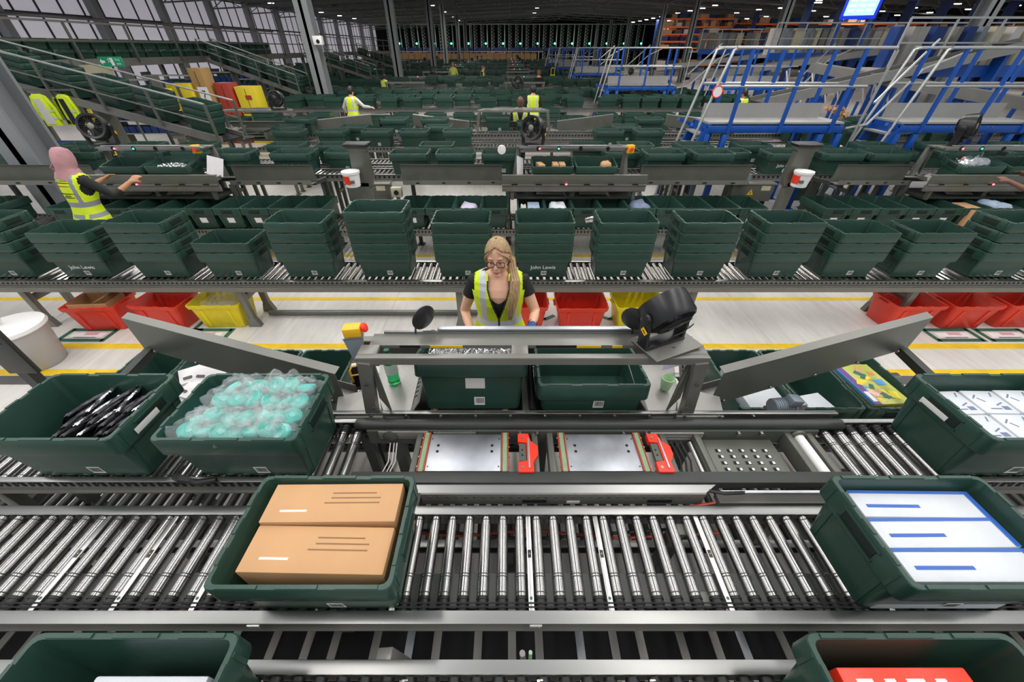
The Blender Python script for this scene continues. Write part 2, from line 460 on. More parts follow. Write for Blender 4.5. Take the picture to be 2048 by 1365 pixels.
# ================================================================ near conveyors
ZA = .995
cA = conveyor('roller conveyor at the very front carrying the tote of two cardboard boxes', -3.525, 3.6, .438, .885, ZA, .075, .0225, 100, .042, .085, -1, legs=(-2.2, -.7, .75, 2.2), off=.012)
b = MB()
for px in (-1.496, -.412, .372): pass
def snap(x): return round((x - (-2.55 + .0375 + .012) - .0375) / .075) * .075 + (-2.55 + .0375 + .012) + .0375
for x in (-1.79, -1.496, -1.19, -.412, .069, .372, .844, 1.45):
    b = MB(); b.box((0, 0, 0), (.021, .36, .008), 'aluminium', bev=.002)
    b.box((0, .02, .0045), (.014, .03, .002), 'black_plastic'); b.box((0, .02, .0057), (.004, .004, .001), 'yellow_paint')
    b.cyl((0, -.14, .0038), (0, -.14, .005), .006, 'green_paint', 10)
    b.build('cross_strip', cA, (snap(x), 0, -.005))
x = -3.525 + .0375 + .012
b = MB()
while x < 3.5:
    b.box((x + .0375, -.105, -.03), (.032, .12, .006), 'paint_dark'); x += .075
b.build('finger_guard', cA)
b = MB(); b.tube([(-3.4, -.17, .0045), (3.5, -.17, .0045)], .0028, 'black_rubber', 6); b.tube([(-3.4, -.157, .0045), (3.5, -.157, .0045)], .0028, 'black_rubber', 6); b.build('drive_belt', cA)
b = MB()
for x in (-.93, .1): b.box((x, -.2255, -.012), (.045, .006, .022), 'aluminium'); b.cyl((x - .013, -.2295, -.02), (x - .013, -.2255, -.02), .005, 'steel_rail', 8); b.cyl((x + .013, -.2295, -.02), (x + .013, -.2255, -.02), .005, 'steel_rail', 8)
b.build('joint_plate', cA)
b = MB(); b.box((.1, .05, -.42), (5, .05, .06), 'blue_navy'); b.build('support_beam', cA)
b = MB(); b.tube([(-.55, .16, -.11), (-.2, .15, -.13), (.1, .17, -.11), (.5, .14, -.13), (1, .16, -.12)], .006, 'red_edge', 6); b.tube([(-.5, .18, -.12), (.1, .14, -.14), (.8, .18, -.12)], .007, 'black_rubber', 6); b.build('cable_run', cA)
cB = conveyor('black pulley conveyor along the bottom edge with the tote of red boxes', -3.25, 3.25, -.16, .338, ZA, .075, .025, 100, .04, .085, 1, legs=(-1.4, 1.4), off=.03)
for x in (-.37, .125, .47):
    b = MB(); b.box((0, 0, 0), (.021, .4, .008), 'aluminium', bev=.002); b.build('cross_strip', cB, (x - x % .075 + .03, 0, -.006))
b = MB()
for i in range(84): b.tube([(-3.15 + i * .075, .19 - .016 * (i % 2), .003), (-3.15 + (i + 1) * .075, .19 - .016 * (i % 2), .003)], .0035, 'black_rubber', 6)
b.build('drive_belt', cB)
low = conveyor('low return conveyor of dim rollers seen through the gaps beneath', -3.5, 3.5, .95, 1.4, .42, .075, .022, 100, .04, .08, 0, legs=(-2, 0, 2), paint='paint_dark', slots=0, rm_='paint_dark')  # steel rollers coloured dark, so the shade down here is in their paint
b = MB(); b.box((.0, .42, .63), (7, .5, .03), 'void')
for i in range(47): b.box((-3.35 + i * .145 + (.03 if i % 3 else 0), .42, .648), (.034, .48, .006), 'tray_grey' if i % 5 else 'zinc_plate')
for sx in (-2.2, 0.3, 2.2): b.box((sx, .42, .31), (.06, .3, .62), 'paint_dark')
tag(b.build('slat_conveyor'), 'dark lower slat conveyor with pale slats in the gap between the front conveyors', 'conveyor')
b = MB(); b.tube([(.08, .375, .92), (.083, .38, .8), (.06, .37, .66), (.1, .36, .652)], .007, 'cup_mint', 8); b.tube([(.05, .37, .93), (.06, .37, .75), (.055, .38, .655)], .011, 'tray_grey', 8)
tag(b.build('cable'), 'pale cable loop hanging between the two front conveyors', 'cable')
b = MB(); b.box((-.42, .37, .78), (.06, .045, .27), 'tray_grey', (0, R(-14), 0), .004); tag(b.build('support_strut'), 'pale sloping strut in the gap below the front conveyor', 'strut')
# middle conveyor: rollers at both ends, belt transfers in the middle
ZC = 1.075
def mid_conveyor(label, x0, x1, legs, ind):
    return conveyor(label, x0, x1, .955, 1.325, ZC, .075, .025, ind, .026, .1, 1, legs=legs, slots=.0375)
cL = mid_conveyor('roller conveyor under the totes of black packs and teal rolls', -3.6, -.735, (-2.6, -1.2), 60)
cR = mid_conveyor('roller conveyor under the tote of white printed packs', 1.62, 4.2, (2.2, 3.6), 60)
b = MB(); b.tube([(-1.53, .97, 1.1), (-1.49, .955, 1.105), (-1.45, .955, 1.09), (-1.4, .94, 1.1), (-1.33, .955, 1.1)], [.014, .018, .012, .016, .01], 'black_rubber', 8); tag(b.build('clamp'), 'black clamp lying on the rail beside the black packs tote', 'clamp')
tr = emp('transfer_table', (0, 0, 0), 0, 'conveyor section with two bare metal transfer plates and red brackets', 'conveyor')
b = MB()
b.box((.44, .985, ZC - .025), (2.36, .06, .05), 'paint_dark', bev=.006)
b.build('front_beam', tr)
b = MB(); b.panel([(-.45, .956, 1.06), (.96, .956, 1.06), (.90, .918, 1.052), (-.43, .918, 1.052)], .004, 'steel_rail')
b.box((.25, .915, 1.008), (1.3, .006, .085), 'paint_grey')
for i in range(30): b.cyl((-.36 + i * .041, .9095, 1.028), (-.36 + i * .041, .9125, 1.028), .006, 'steel_rail', 8)
for x in (.12, .7): b.box((x, .911, .995), (.11, .006, .02), 'void')
b.box((.3, .911, .985), (.06, .004, .018), 'white_label')
b.build('cover_plate', tr)
b = MB(); b.box((1.3, .925, 1.045), (.66, .012, .014), 'zinc_plate'); b.box((1.3, .92, .99), (.66, .05, .03), 'paint_grey'); b.box((1.3, .90, .965), (.66, .03, .02), 'paint_olive')
b.box((1.16, .885, .94), (.09, .02, .03), 'tray_grey'); b.box((1.36, .885, .94), (.08, .02, .035), 'motor_grey')
b.build('service_duct', tr)
b = MB(); b.tube([(-.1, .88, .975), (.1, .872, .955), (.25, .875, .965), (.45, .87, .95), (.7, .875, .965), (.95, .9, 1.0)], .006, 'red_edge', 6); b.tube([(.2, .87, .955), (.5, .86, .94), (.9, .875, .96)], .006, 'black_rubber', 6)
b.tube([(.92, .93, 1.05), (.98, .915, 1.055), (1.06, .92, 1.05), (1.1, .93, 1.04)], .008, 'black_rubber', 6)
b.build('cable_run', tr)
b = MB(); b.tube([(-.8, 1.285, ZC + .01), (1.75, 1.285, ZC + .01)], .028, 'paint_dark', 14); b.build('guide_tube', tr)
b = MB(); b.box((.44, 1.255, ZC - .05), (2.36, .012, .1), 'paint_olive')
b.box((-.55, 1.248, ZC - .03), (.26, .01, .06), 'tray_grey', bev=.003); b.box((-.28, 1.24, ZC - .04), (.22, .012, .085), 'paint_olive', bev=.002)
for i in range(3): b.box((.88, 1.246, ZC - .015 - i * .022), (.28, .012, .016), 'tray_grey', bev=.003)
for x in (-.36, -.2, .06, .15, .6, .72, 1.2, 1.32): b.cyl((x, 1.232, ZC - .01), (x, 1.25, ZC - .01), .011, 'steel_rail', 10)
b.lathe([(.0, 0), (.034, 0), (.04, .008), (.02, .02)], 'paint_olive', 12, Matrix.Rotation(R(90), 3, 'X'), (-.62, 1.245, ZC - .03))
b.build('back_beam', tr)
b = MB(); b.box((.3, 1.372, ZC - .005), (3.0, .02, .02), 'steel_rail', bev=.004); b.box((.3, 1.385, ZC - .05), (3.0, .012, .1), 'paint_olive')
for i in range(12): b.cyl((-.75 + i * .19, 1.352, ZC - .012), (-.75 + i * .19, 1.372, ZC - .012), .009, 'steel_rail', 8)
b.build('rear_rail', tr)
for x in (-.46, .075, .135, .215, .8, .98, 1.46, 1.57):
    b = MB(); b.box((x, 1.12, ZC - .06), (.03, .3, .09), 'paint_olive', bev=.003); b.build('cross_member', tr)
for i, (xa, xb) in enumerate(((-.405, -.03), (.282, .645))):
    b = MB(); xc = (xa + xb) / 2; w = xb - xa
    b.box((xc, 1.123, ZC - .004), (w - .012, .215, .008), 'zinc_plate', bev=.003)
    for sx in (-1, 1):
        for yy in (1.16, 1.125): b.cyl((xc + sx * w * .36, yy, ZC - .001), (xc + sx * w * .36, yy, ZC + .0008), .0075, 'void', 10)
        for yy in (1.04, 1.2): b.cyl((xc + sx * (w / 2 - .018), yy, ZC - .001), (xc + sx * (w / 2 - .018), yy, ZC + .0012), .004, 'paint_dark', 8)
    b.build('deck_plate', tr)
    b = MB(); b.box((xc, 1.43, ZC - .05), (w - .012, .06, .008), 'zinc_plate', bev=.003); b.box((xc, 1.402, ZC - .058), (w - .012, .01, .03), 'zinc_plate')
    b.box((xc, 1.398, ZC - .052), (.06, .006, .022), 'void'); b.box((xc, 1.396, ZC - .055), (.045, .006, .012), 'blue_paint')
    for sx in (-1, 1): b.cyl((xc + sx * w * .4, 1.394, ZC - .055), (xc + sx * w * .4, 1.4, ZC - .055), .007, 'steel_rail', 8)
    b.build('deck_plate', tr)
    for x in (xa - .012, xb + .012):
        for y0, y1, ZB in ((1.012, 1.238, ZC), (1.395, 1.47, ZC - .045)):
            b = MB(); b.box((x, (y0 + y1) / 2, ZB), (.024, y1 - y0, .012), 'belt_green', bev=.004)
            for q in (-.0155, .0155): b.box((x + q, (y0 + y1) / 2, ZB - .003), (.006, y1 - y0, .02), 'red_edge', bev=.002)
            for k in range(4): b.cyl((x + (-.024 if x < xc else .018), y0 + .03 + k * (y1 - y0 - .06) / 3, ZB - .004), (x + (-.018 if x < xc else .024), y0 + .03 + k * (y1 - y0 - .06) / 3, ZB - .004), .005, 'steel_rail', 8)
            b.build('belt', tr)
for x in (.06, .72):
    b = MB(); q = -1 if x > .5 else 1; Mx = Matrix.Translation((x, 0, ZC - .02))
    P = [(-.012, 1.225), (.04, 1.225), (.052, 1.18), (.085, 1.15), (.085, 1.10), (.06, 1.06), (.06, 1.005), (-.012, 1.005), (-.012, 1.06), (.03, 1.065), (.03, 1.17), (-.012, 1.175)]
    b.prism(P, .03, 'red_paint', Mx)
    b.box((x + .01, 1.118, ZC - .005), (.034, .1, .02), 'paint_olive'); b.box((x + .04, 1.11, ZC + .012), (.008, .17, .006), 'zinc_plate')
    for yy in (1.20, 1.03): b.cyl((x + .008, yy, ZC + .008), (x + .008, yy, ZC + .0125), .007, 'steel_rail', 8)
    for yy in (1.13, 1.1): b.cyl((x + .008, yy, ZC + .004), (x + .008, yy, ZC + .006), .005, 'void', 8)
    b.build('red_bracket', tr)
b = MB(); b.box((1.2, 1.125, ZC - .06), (.36, .225, .01), 'paint_olive', bev=.002)
for i in range(5):
    for j in range(4): b.box((1.075 + i * .06, 1.06 + j * .036, ZC - .0545), (.028, .018, .002), 'void'); b.box((1.081 + i * .06, 1.06 + j * .036, ZC - .0535), (.012, .014, .002), 'aluminium')
b.build('perforated_plate', tr)
b = MB(); b.cyl((1.515, 1.0, ZC - .03), (1.515, 1.24, ZC - .03), .024, 'white_plastic', 18); b.lathe([(.03, 0), (.04, .006), (.04, .016), (.03, .02)], 'paint_olive', 18, Matrix.Rotation(R(90), 3, 'X'), (1.515, 1.25, ZC - .03)); b.build('white_roller', tr)
for x in (.86, .9): pass
b = MB()
for x in (.85, .875, .9): b.tube([(x, 1.22, ZC - .05), (x + .02, 1.12, ZC - .07), (x - .01, 1.02, ZC - .06)], .005, 'black_rubber', 6)
b.build('wiring', tr); b = MB()
for x in (-.62, -.6, -.585): b.tube([(x, 1.22, ZC - .06), (x + .01, 1.12, ZC - .08), (x - .012, 1.0, ZC - .07)], .003, 'cloth_white', 6)
b.build('wiring', tr)
b = MB(); b.cyl((.95, 1.01, ZC - .06), (.95, 1.22, ZC - .06), .012, 'aluminium', 10); b.build('rod', tr)
for lx in (-.6, .18, 1.4):
    for ly in (1.28, .985): b = MB(); b.box((lx, ly, .725), (.06, .05, .57), 'paint_olive'); b.build('leg', tr)
# ================================================================ stack conveyor and stacks
ZS = .645
def stack_conveyor(y, label, ind, x0=-9.5, x1=9.5, group=None):
    c = conveyor(label, x0, x1, y - .265, y + .265, ZS, .075, .025, ind, .05, .07, 0, legs=(), slots=.05, group=group)
    for lx in (-8, -5.5, -3.05, -.56, 2.1, 4.6, 7.1):
        b = MB()
        for s in (-1, 1):
            b.box((0, s * .17, -ZS / 2), (.075, .055, ZS - .05), 'paint_grey', bev=.005)
            b.prism([(-.075, 0), (.075, 0), (.04, .12), (-.04, .12)], .06, 'paint_grey', Matrix.Translation((0, s * .17 + .03, -ZS)) @ Matrix.Rotation(R(90), 4, 'X'))
        b.box((0, 0, -ZS * .42), (.05, .34, .07), 'paint_grey', bev=.004)
        b.build('leg_frame', c, (lx, 0, 0))
    b = MB(); b.box(((x0 + x1) / 2, -.262, -.095), (x1 - x0, .012, .055), 'paint_grey'); b.build('lower_rail', c)
    return c
cS = stack_conveyor(3.86, 'long roller conveyor carrying the nested green tote stacks behind the blonde worker', 100)
b = MB()
b.box((-1.55, 3.92, .035), (2.9, .05, .05), 'paint_grey', bev=.004); tag(b.build('floor_guide'), 'low grey guide rail lying on the floor below the stack conveyor', 'rail')
stacks = [(-5.45, 4), (-4.6, 3), (-3.75, 4), (-2.97, 2), (-2.14, 4), (-1.31, 5), (-.454, 4), (.405, 4), (1.25, 4), (2.09, 4), (2.93, 4), (3.74, 3), (4.515, 3), (5.37, 4), (6.2, 4)]
LV = {1: ['only'], 2: ['bottom', 'top'], 3: ['bottom', 'middle', 'top'], 4: ['bottom', 'second', 'third', 'top'], 5: ['bottom', 'second', 'third', 'fourth', 'top']}
for i, (x, n) in enumerate(stacks):
    for k in range(n):
        lg = -1 if (k == 0 and i in (1, 7)) else 0
        tote(x - .03, 3.865 + rnd.uniform(-.004, .004), ZS + .001 + k * .108, f'dark green tote, {LV[n][k]} of {n}, in the {ordw(i)} nested stack from left', 'nested tote stacks', rz=0, bar=-1 if k == 0 else 0, logo=lg)
# ================================================================ workstations
def station(loc, rz, label, chl, chr_, full=True, feet=0):
    st = emp('workstation', loc, rz, label, 'workstation', 'packing workstations')
    b = MB()
    for x0, x1, y0, y1 in ((-.838, .838, -.063, -.028), (-.80, .80, .035, .13), (-.838, -.745, -.03, .04), (.69, .838, -.03, .04), (-.10, -.02, -.03, .04)):
        b.box(((x0 + x1) / 2, (y0 + y1) / 2, 1.49), (x1 - x0, y1 - y0, .022), 'paint_grey', bev=.003)
    b.box((0, -.0615, 1.478), (1.676, .006, .036), 'paint_grey')
    for x_, w_, m_ in ((-.42, .16, 'yellow_paint'), (-.6, .1, 'void'), (.28, .12, 'yellow_paint'), (.42, .05, 'yellow_paint'), (.12, .2, 'void'), (.58, .1, 'yellow_paint')): b.box((x_, .0345, 1.492), (w_, .004, .014), m_)
    b.build('gantry_top', st)
    b = MB(); b.box((0, .134, 1.485), (1.5, .012, .06), 'steel_rail', bev=.004); b.box((0.1, .142, 1.525), (1.15, .03, .012), 'zinc_plate', bev=.003)
    for x in (-.5, -.1, .22, .52): b.lathe([(.03, 0), (.03, .004)], 'void', 14, Matrix.Rotation(R(-90), 3, 'X'), (x, .139, 1.485))
    lb = b.build('light_bar', st)
    for x, m in ((.22, 'lamp_green'), (.5, 'lamp_red')):
        b = MB(); b.ball((x, .145, 1.485), (.016, .008, .013), m, 10); b.build('signal_lamp', lb)
    for s in (-1, 1):
        b = MB(); b.bar((s * .80, -.05, 1.475), (s * .87, -.005, 1.04), .06, .05, 'paint_grey')
        b.panel([(s * .78, -.03, 1.475), (s * .80, .03, 1.475), (s * .80, .04, 1.1), (s * .76, .0, 1.05), (s * .79, -.03, 1.2)], .004, 'paint_olive')
        for z in (1.33, 1.16): b.cyl((s * .82, -.075, z), (s * .82, -.068, z), .009, 'steel_rail', 8)
        b.build('gantry_leg', st)
        b = MB(); b.panel([(s * .80, -.02, 1.062), (s * .655, -.02, 1.062), (s * .655, .36, 1.09), (s * .92, .36, 1.09), (s * .86, .1, 1.07)], .006, 'tray_grey')
        b.panel([(s * .655, -.02, 1.062), (s * .655, .36, 1.09), (s * .61, .36, 1.14), (s * .61, .02, 1.115)], .005, 'tray_grey')
        b.panel([(s * .88, .12, 1.07), (s * .95, .36, 1.09), (s * .975, .36, 1.15), (s * .90, .12, 1.13)], .005, 'tray_grey')
        for i in range(9):
            f = i / 9; b.box((s * .628, .05 + .3 * f, 1.126 + .02 * f), (.03, .009, .004), 'void', (0, s * -R(-48), s * R(30)))
        for i in range(4):
            f = i / 5; b.box((s * (.905 + .06 * f), .17 + .2 * f, 1.118 + .012 * f), (.032, .008, .004), 'void', (0, s * R(62), s * R(-20)))
        b.box((s * .735, -.028, 1.05), (.15, .012, .03), 'tray_grey')
        b.build('side_tray', st)
        b = MB(); b.panel([(s * .80, -.045, 1.06), (s * 1.06, -.045, 1.06), (s * 1.09, .09, 1.075), (s * .88, .16, 1.09)], .005, 'tray_grey')
        b.panel([(s * .80, -.045, 1.06), (s * 1.06, -.045, 1.06), (s * 1.03, -.06, .98), (s * .80, -.06, .98)], .005, 'paint_grey')
        b.build('skirt_plate', st)
        for y in (.03, .12):
            b = MB(); b.box((s * .97, y, .49 + feet / 2), (.06, .06, .98 - feet), 'paint_olive', bev=.004); b.box((s * .97, y, .006 + feet), (.12, .12, .012), 'paint_olive'); b.build('leg', st)
    b = MB(); b.box((0, .2, .87), (1.9, .46, .03), 'paint_dark'); b.box((0.0, .2, .95), (.07, .4, .16), 'paint_olive')
    for xx in (-.315, .335): b.panel([(xx - .2, .02, 1.01), (xx + .2, .02, 1.01), (xx + .2, .38, .905), (xx - .2, .38, .905)], .006, 'tray_grey')
    b.build('bed_frame', st)
    b = MB(); b.cyl((.02, .0, 1.06), (.02, .38, 1.06), .02, 'black_rubber', 12); b.build('centre_roller', st)
    b = MB(); b.box((0, .485, 1.135), (2.1, .012, .12), 'paint_olive', bev=.002); b.box((0, .478, 1.025), (2.1, .035, .09), 'paint_grey', bev=.003); b.box((0, .47, 1.20), (2.1, .05, .012), 'paint_grey'); b.box((0, .5, 1.075), (2.1, .03, .02), 'steel_rail', bev=.004)
    for i in range(6): b.box((-.88 + i * .35, .5165, 1.085), (.09, .003, .02), 'void'); b.cyl((-.83 + i * .35, .515, 1.087), (-.83 + i * .35, .52, 1.087), .01, 'steel_rail', 8); b.cyl((-.8 + i * .35, .49, 1.01), (-.8 + i * .35, .499, 1.01), .008, 'steel_rail', 8)
    for xx in (-.9, .9): b.box((xx, .45, .93), (.05, .05, .15), 'paint_olive')
    lg = b.build('worker_ledge', st)
    b = MB(); b.ball((.12, .52, 1.088), (.018, .008, .012), 'lamp_red', 10); b.build('signal_lamp', lg)
    # hinged side chutes that rise outwards
    for s, lab in ((-1, chl), (1, chr_)):
        I, O = Vector((s * 1.06, .10, 1.25)), Vector((s * 2.49, .50, 1.345)); d = (O - I); n = Vector((-d.y, d.x, 0)).normalized() * (.11 if s > 0 else -.11)
        if n.y < 0: n = -n
        dz = Vector((0, 0, -.265)); r = emp('side_chute', loc, rz, lab, 'chute', 'sheet metal side chutes')
        def W(p): return p
        t = n.normalized() * .004
        b = MB(); b.panel([I, O, O + dz * .92, I + dz], .004, 'paint_olive')
        f = n.normalized() * .045
        b.panel([I, O, O + f + Vector((0, 0, .012)), I + f + Vector((0, 0, .012))], .004, 'paint_grey')
        for k in range(5):
            p = I + d * (.06 + .22 * k) + dz * .9 - n.normalized() * .006; b.ball(p, .009, 'steel_rail', 8)
        b.build('front_panel', r)
        b = MB(); b.panel([I + dz * .95 + t, O + dz * .87 + t, O + dz * .87 + n, I + dz * .95 + n], .004, 'tray_grey'); b.build('floor_panel', r)
        b = MB(); b.panel([I + n + dz * .72, O + n + dz * .68, O + n + dz * .9, I + n + dz * .97], .004, 'paint_grey')
        for k in range(4):
            p = I + n * 1.03 + d * (.12 + .25 * k) + dz * .82; b.ball(p, (.045, .006, .010), 'void', 8)
        b.build('back_lip', r)
        b = MB(); q = O + dz * .85 - d.normalized() * .05; qy = .125
        b.box((q.x, qy, q.z / 2 + feet / 2 - .012), (.055, .055, q.z - feet - .03), 'paint_dark', bev=.004); b.box((q.x, qy, .006 + feet), (.12, .12, .012), 'paint_dark'); b.bar((q.x, qy, q.z - .06), (q.x, q.y, q.z - .02), .05, .05, 'paint_dark'); b.build('support_post', r)
    return st
station((.115, 1.4, 0), 0, 'grey steel packing station with overhead shelf where the blonde worker stands', 'long grey side chute rising to the left of the blonde worker\'s station', 'long grey side chute rising to the right of the blonde worker\'s station')
DZ = 0
ST2 = [(-5.27, 'the headscarf worker'), (.957, 'the tote of small cardboard boxes'), (7.15, 'the far right aisle edge')]
nm = ['grey packing station in front of the worker in a pink headscarf', 'grey packing station holding the tote of small cardboard boxes', 'grey packing station at the right picture edge beside a white bucket']
for (x, w), lab in zip(ST2, nm):
    station((x, 6.2, DZ), math.pi, lab, f'side chute right of the station by {w}', f'side chute left of the station by {w}', feet=-DZ)
# first station's totes and tools
def tilt(o, x, y, z, a):
    # pivot: front bottom edge at (x, y, z); leans away by a degrees
    M = Matrix.Rotation(R(-a), 3, 'X'); o.rotation_euler = (R(-a), 0, 0); o.location = Vector((x, y, z)) - M @ Vector((0, -.158, 0)); return M
A = tote(-.2, 1.60, 1.038, 'dark green tote with paper note on the station, filled with silver tinsel', H=.32, bar=-1); AM = tilt(A, -.2, 1.415, 1.056, 17)
_n = MB(); _n.box((0, 0, 0), (.105, .0015, .065), 'cloth_white'); _n.build('paper_note', A, (.02, -.1692, .17)).rotation_euler.x = math.atan(.10)
B_ = tote(.455, 1.605, 1.038, 'empty shallow green tote on the station beside the tinsel tote', H=.205, bar=-1); tilt(B_, .455, 1.418, 1.045, 7)
b = MB(); q = random.Random(5)
for i in range(900):
    x, y = q.uniform(-.25, .25), q.uniform(-.15, .15); z = q.uniform(.26, .33); a = q.uniform(0, 6.28); l = q.uniform(.02, .05); u = q.uniform(-.2, 1.1)
    d = Vector((math.cos(a) * math.cos(u), math.sin(a) * math.cos(u), math.sin(u))) * l; w = Vector((-math.sin(a), math.cos(a), q.uniform(-.5, .5))) * .003
    p = Vector((x, y, z)); 
    if abs(p.x + d.x) > .262 or abs(p.y + d.y) > .162: continue
    b.faces([p - w, p + w, p + d + w * .3, p + d - w * .3], [(0, 1, 2, 3)], 'tinsel')
b.box((0, 0, .14), (.49, .29, .26), 'silver_pack')
_o = b.build('tinsel', None, A.location, False); _o.rotation_euler = A.rotation_euler; tag(_o, 'shiny silver tinsel heaped in the tall tote on the station', 'tinsel', kind='stuff')
# bottle
b = MB(); b.lathe([(.02, 0), (.033, .004), (.036, .02), (.033, .05), (.0345, .07), (.036, .1), (.036, .15), (.034, .17), (.027, .2), (.014, .225), (.0135, .235)], 'bottle_green', 24)
bo = b.build('drink_bottle', None, (-.675, 1.6, 1.088)); tag(bo, 'green plastic drink bottle with white label standing on the side tray', 'bottle')
b = MB(); b.lathe([(.0366, .085), (.0368, .09), (.0368, .155), (.036, .158)], 'bottle_label', 24, caps=False); b.build('label', bo)
b = MB(); b.lathe([(.0145, .232), (.016, .234), (.016, .25), (.013, .252)], 'green_paint', 16); b.build('cap', bo)
b = MB(); b.lathe([(.022, 0), (.026, .004), (.034, .05), (.036, .085), (.033, .087), (.030, .05), (.02, .01)], 'cup_mint', 20)
tag(b.build('cup', None, (.91, 1.55, 1.085)), 'small mint green cup on the side tray under the fan', 'cup')
b = MB(); b.panel([(.93, 1.68, 1.11), (1.06, 1.72, 1.12), (1.07, 1.74, 1.27), (.95, 1.71, 1.26)], .003, 'lavender'); tag(b.build('paper_sheet'), 'lavender paper sheet propped up behind the mint cup', 'paper')
# emergency stop
es = emp('emergency_stop', (-.775, 1.50, 1.50), R(8), 'yellow emergency stop box with red button at the station shelf end', 'switch')
b = MB(); b.box((0, 0, .045), (.085, .06, .05), 'tool_yellow', bev=.006); b.build('switch_box', es)
b = MB(); b.lathe([(.012, 0), (.014, .012), (.024, .014), (.024, .026), (.016, .032)], 'red_paint', 16, Matrix.Rotation(R(75), 3, 'Y'), (.04, 0, .05)); b.build('button', es)
b = MB(); b.panel([(-.05, -.03, .02), (.05, -.03, .02), (.03, -.04, -.12), (-.025, -.04, -.12)], .004, 'motor_grey'); b.box((0, -.005, .018), (.1, .06, .004), 'zinc_plate'); b.build('mounting_plate', es)
mr = emp('round_mirror', (-.455, 1.53, 1.50), 0, 'round black-backed mirror on a bent arm above the station shelf', 'mirror')
b = MB(); Mx = Euler((R(96), R(8), R(48))).to_matrix(); b.lathe([(.0, -.006), (.05, -.008), (.066, -.002), (.067, .004), (.05, .014), (.015, .022)], 'black_plastic', 28, Mx, (.03, .015, .09)); b.build('mirror_disc', mr)
b = MB(); b.tube([(-.02, 0, -.01), (-.015, 0, .03), (.0, .0, .065), (.022, -.01, .088)], .005, 'paint_dark', 8); b.ball((.024, -.006, .09), .011, 'steel_rail', 8); b.build('arm', mr)
# label printer tool
lt = emp('hand_tool', (-.93, 1.72, .995), R(14), 'yellow and black handheld label tool in its holder by the chute', 'tool')
b = MB(); b.box((0, 0, .07), (.085, .13, .15), 'black_plastic', (R(-8), 0, 0), .012); b.build('body', lt)
b = MB(); b.tube([(-.03, -.07, .05), (-.032, -.066, .14), (-.012, -.05, .165), (.012, -.05, .165), (.03, -.066, .14), (.026, -.075, .04)], .006, 'tool_yellow', 8); b.tube([(-.03, -.072, .105), (.03, -.072, .105)], .005, 'tool_yellow', 8); b.box((.025, .01, .155), (.03, .06, .016), 'tool_yellow', (R(-8), 0, 0)); b.build('handle', lt)
b = MB(); b.box((0, .0, .0), (.13, .17, .02), 'black_plastic', bev=.006); b.build('holder', lt)
b = MB(); b.box((-.005, -.045, .16), (.028, .03, .012), 'white_label', (R(-10), 0, 0), .002); b.box((.032, -.06, .07), (.03, .02, .035), 'book_orange', (R(-8), 0, 0)); b.build('sticker', lt)
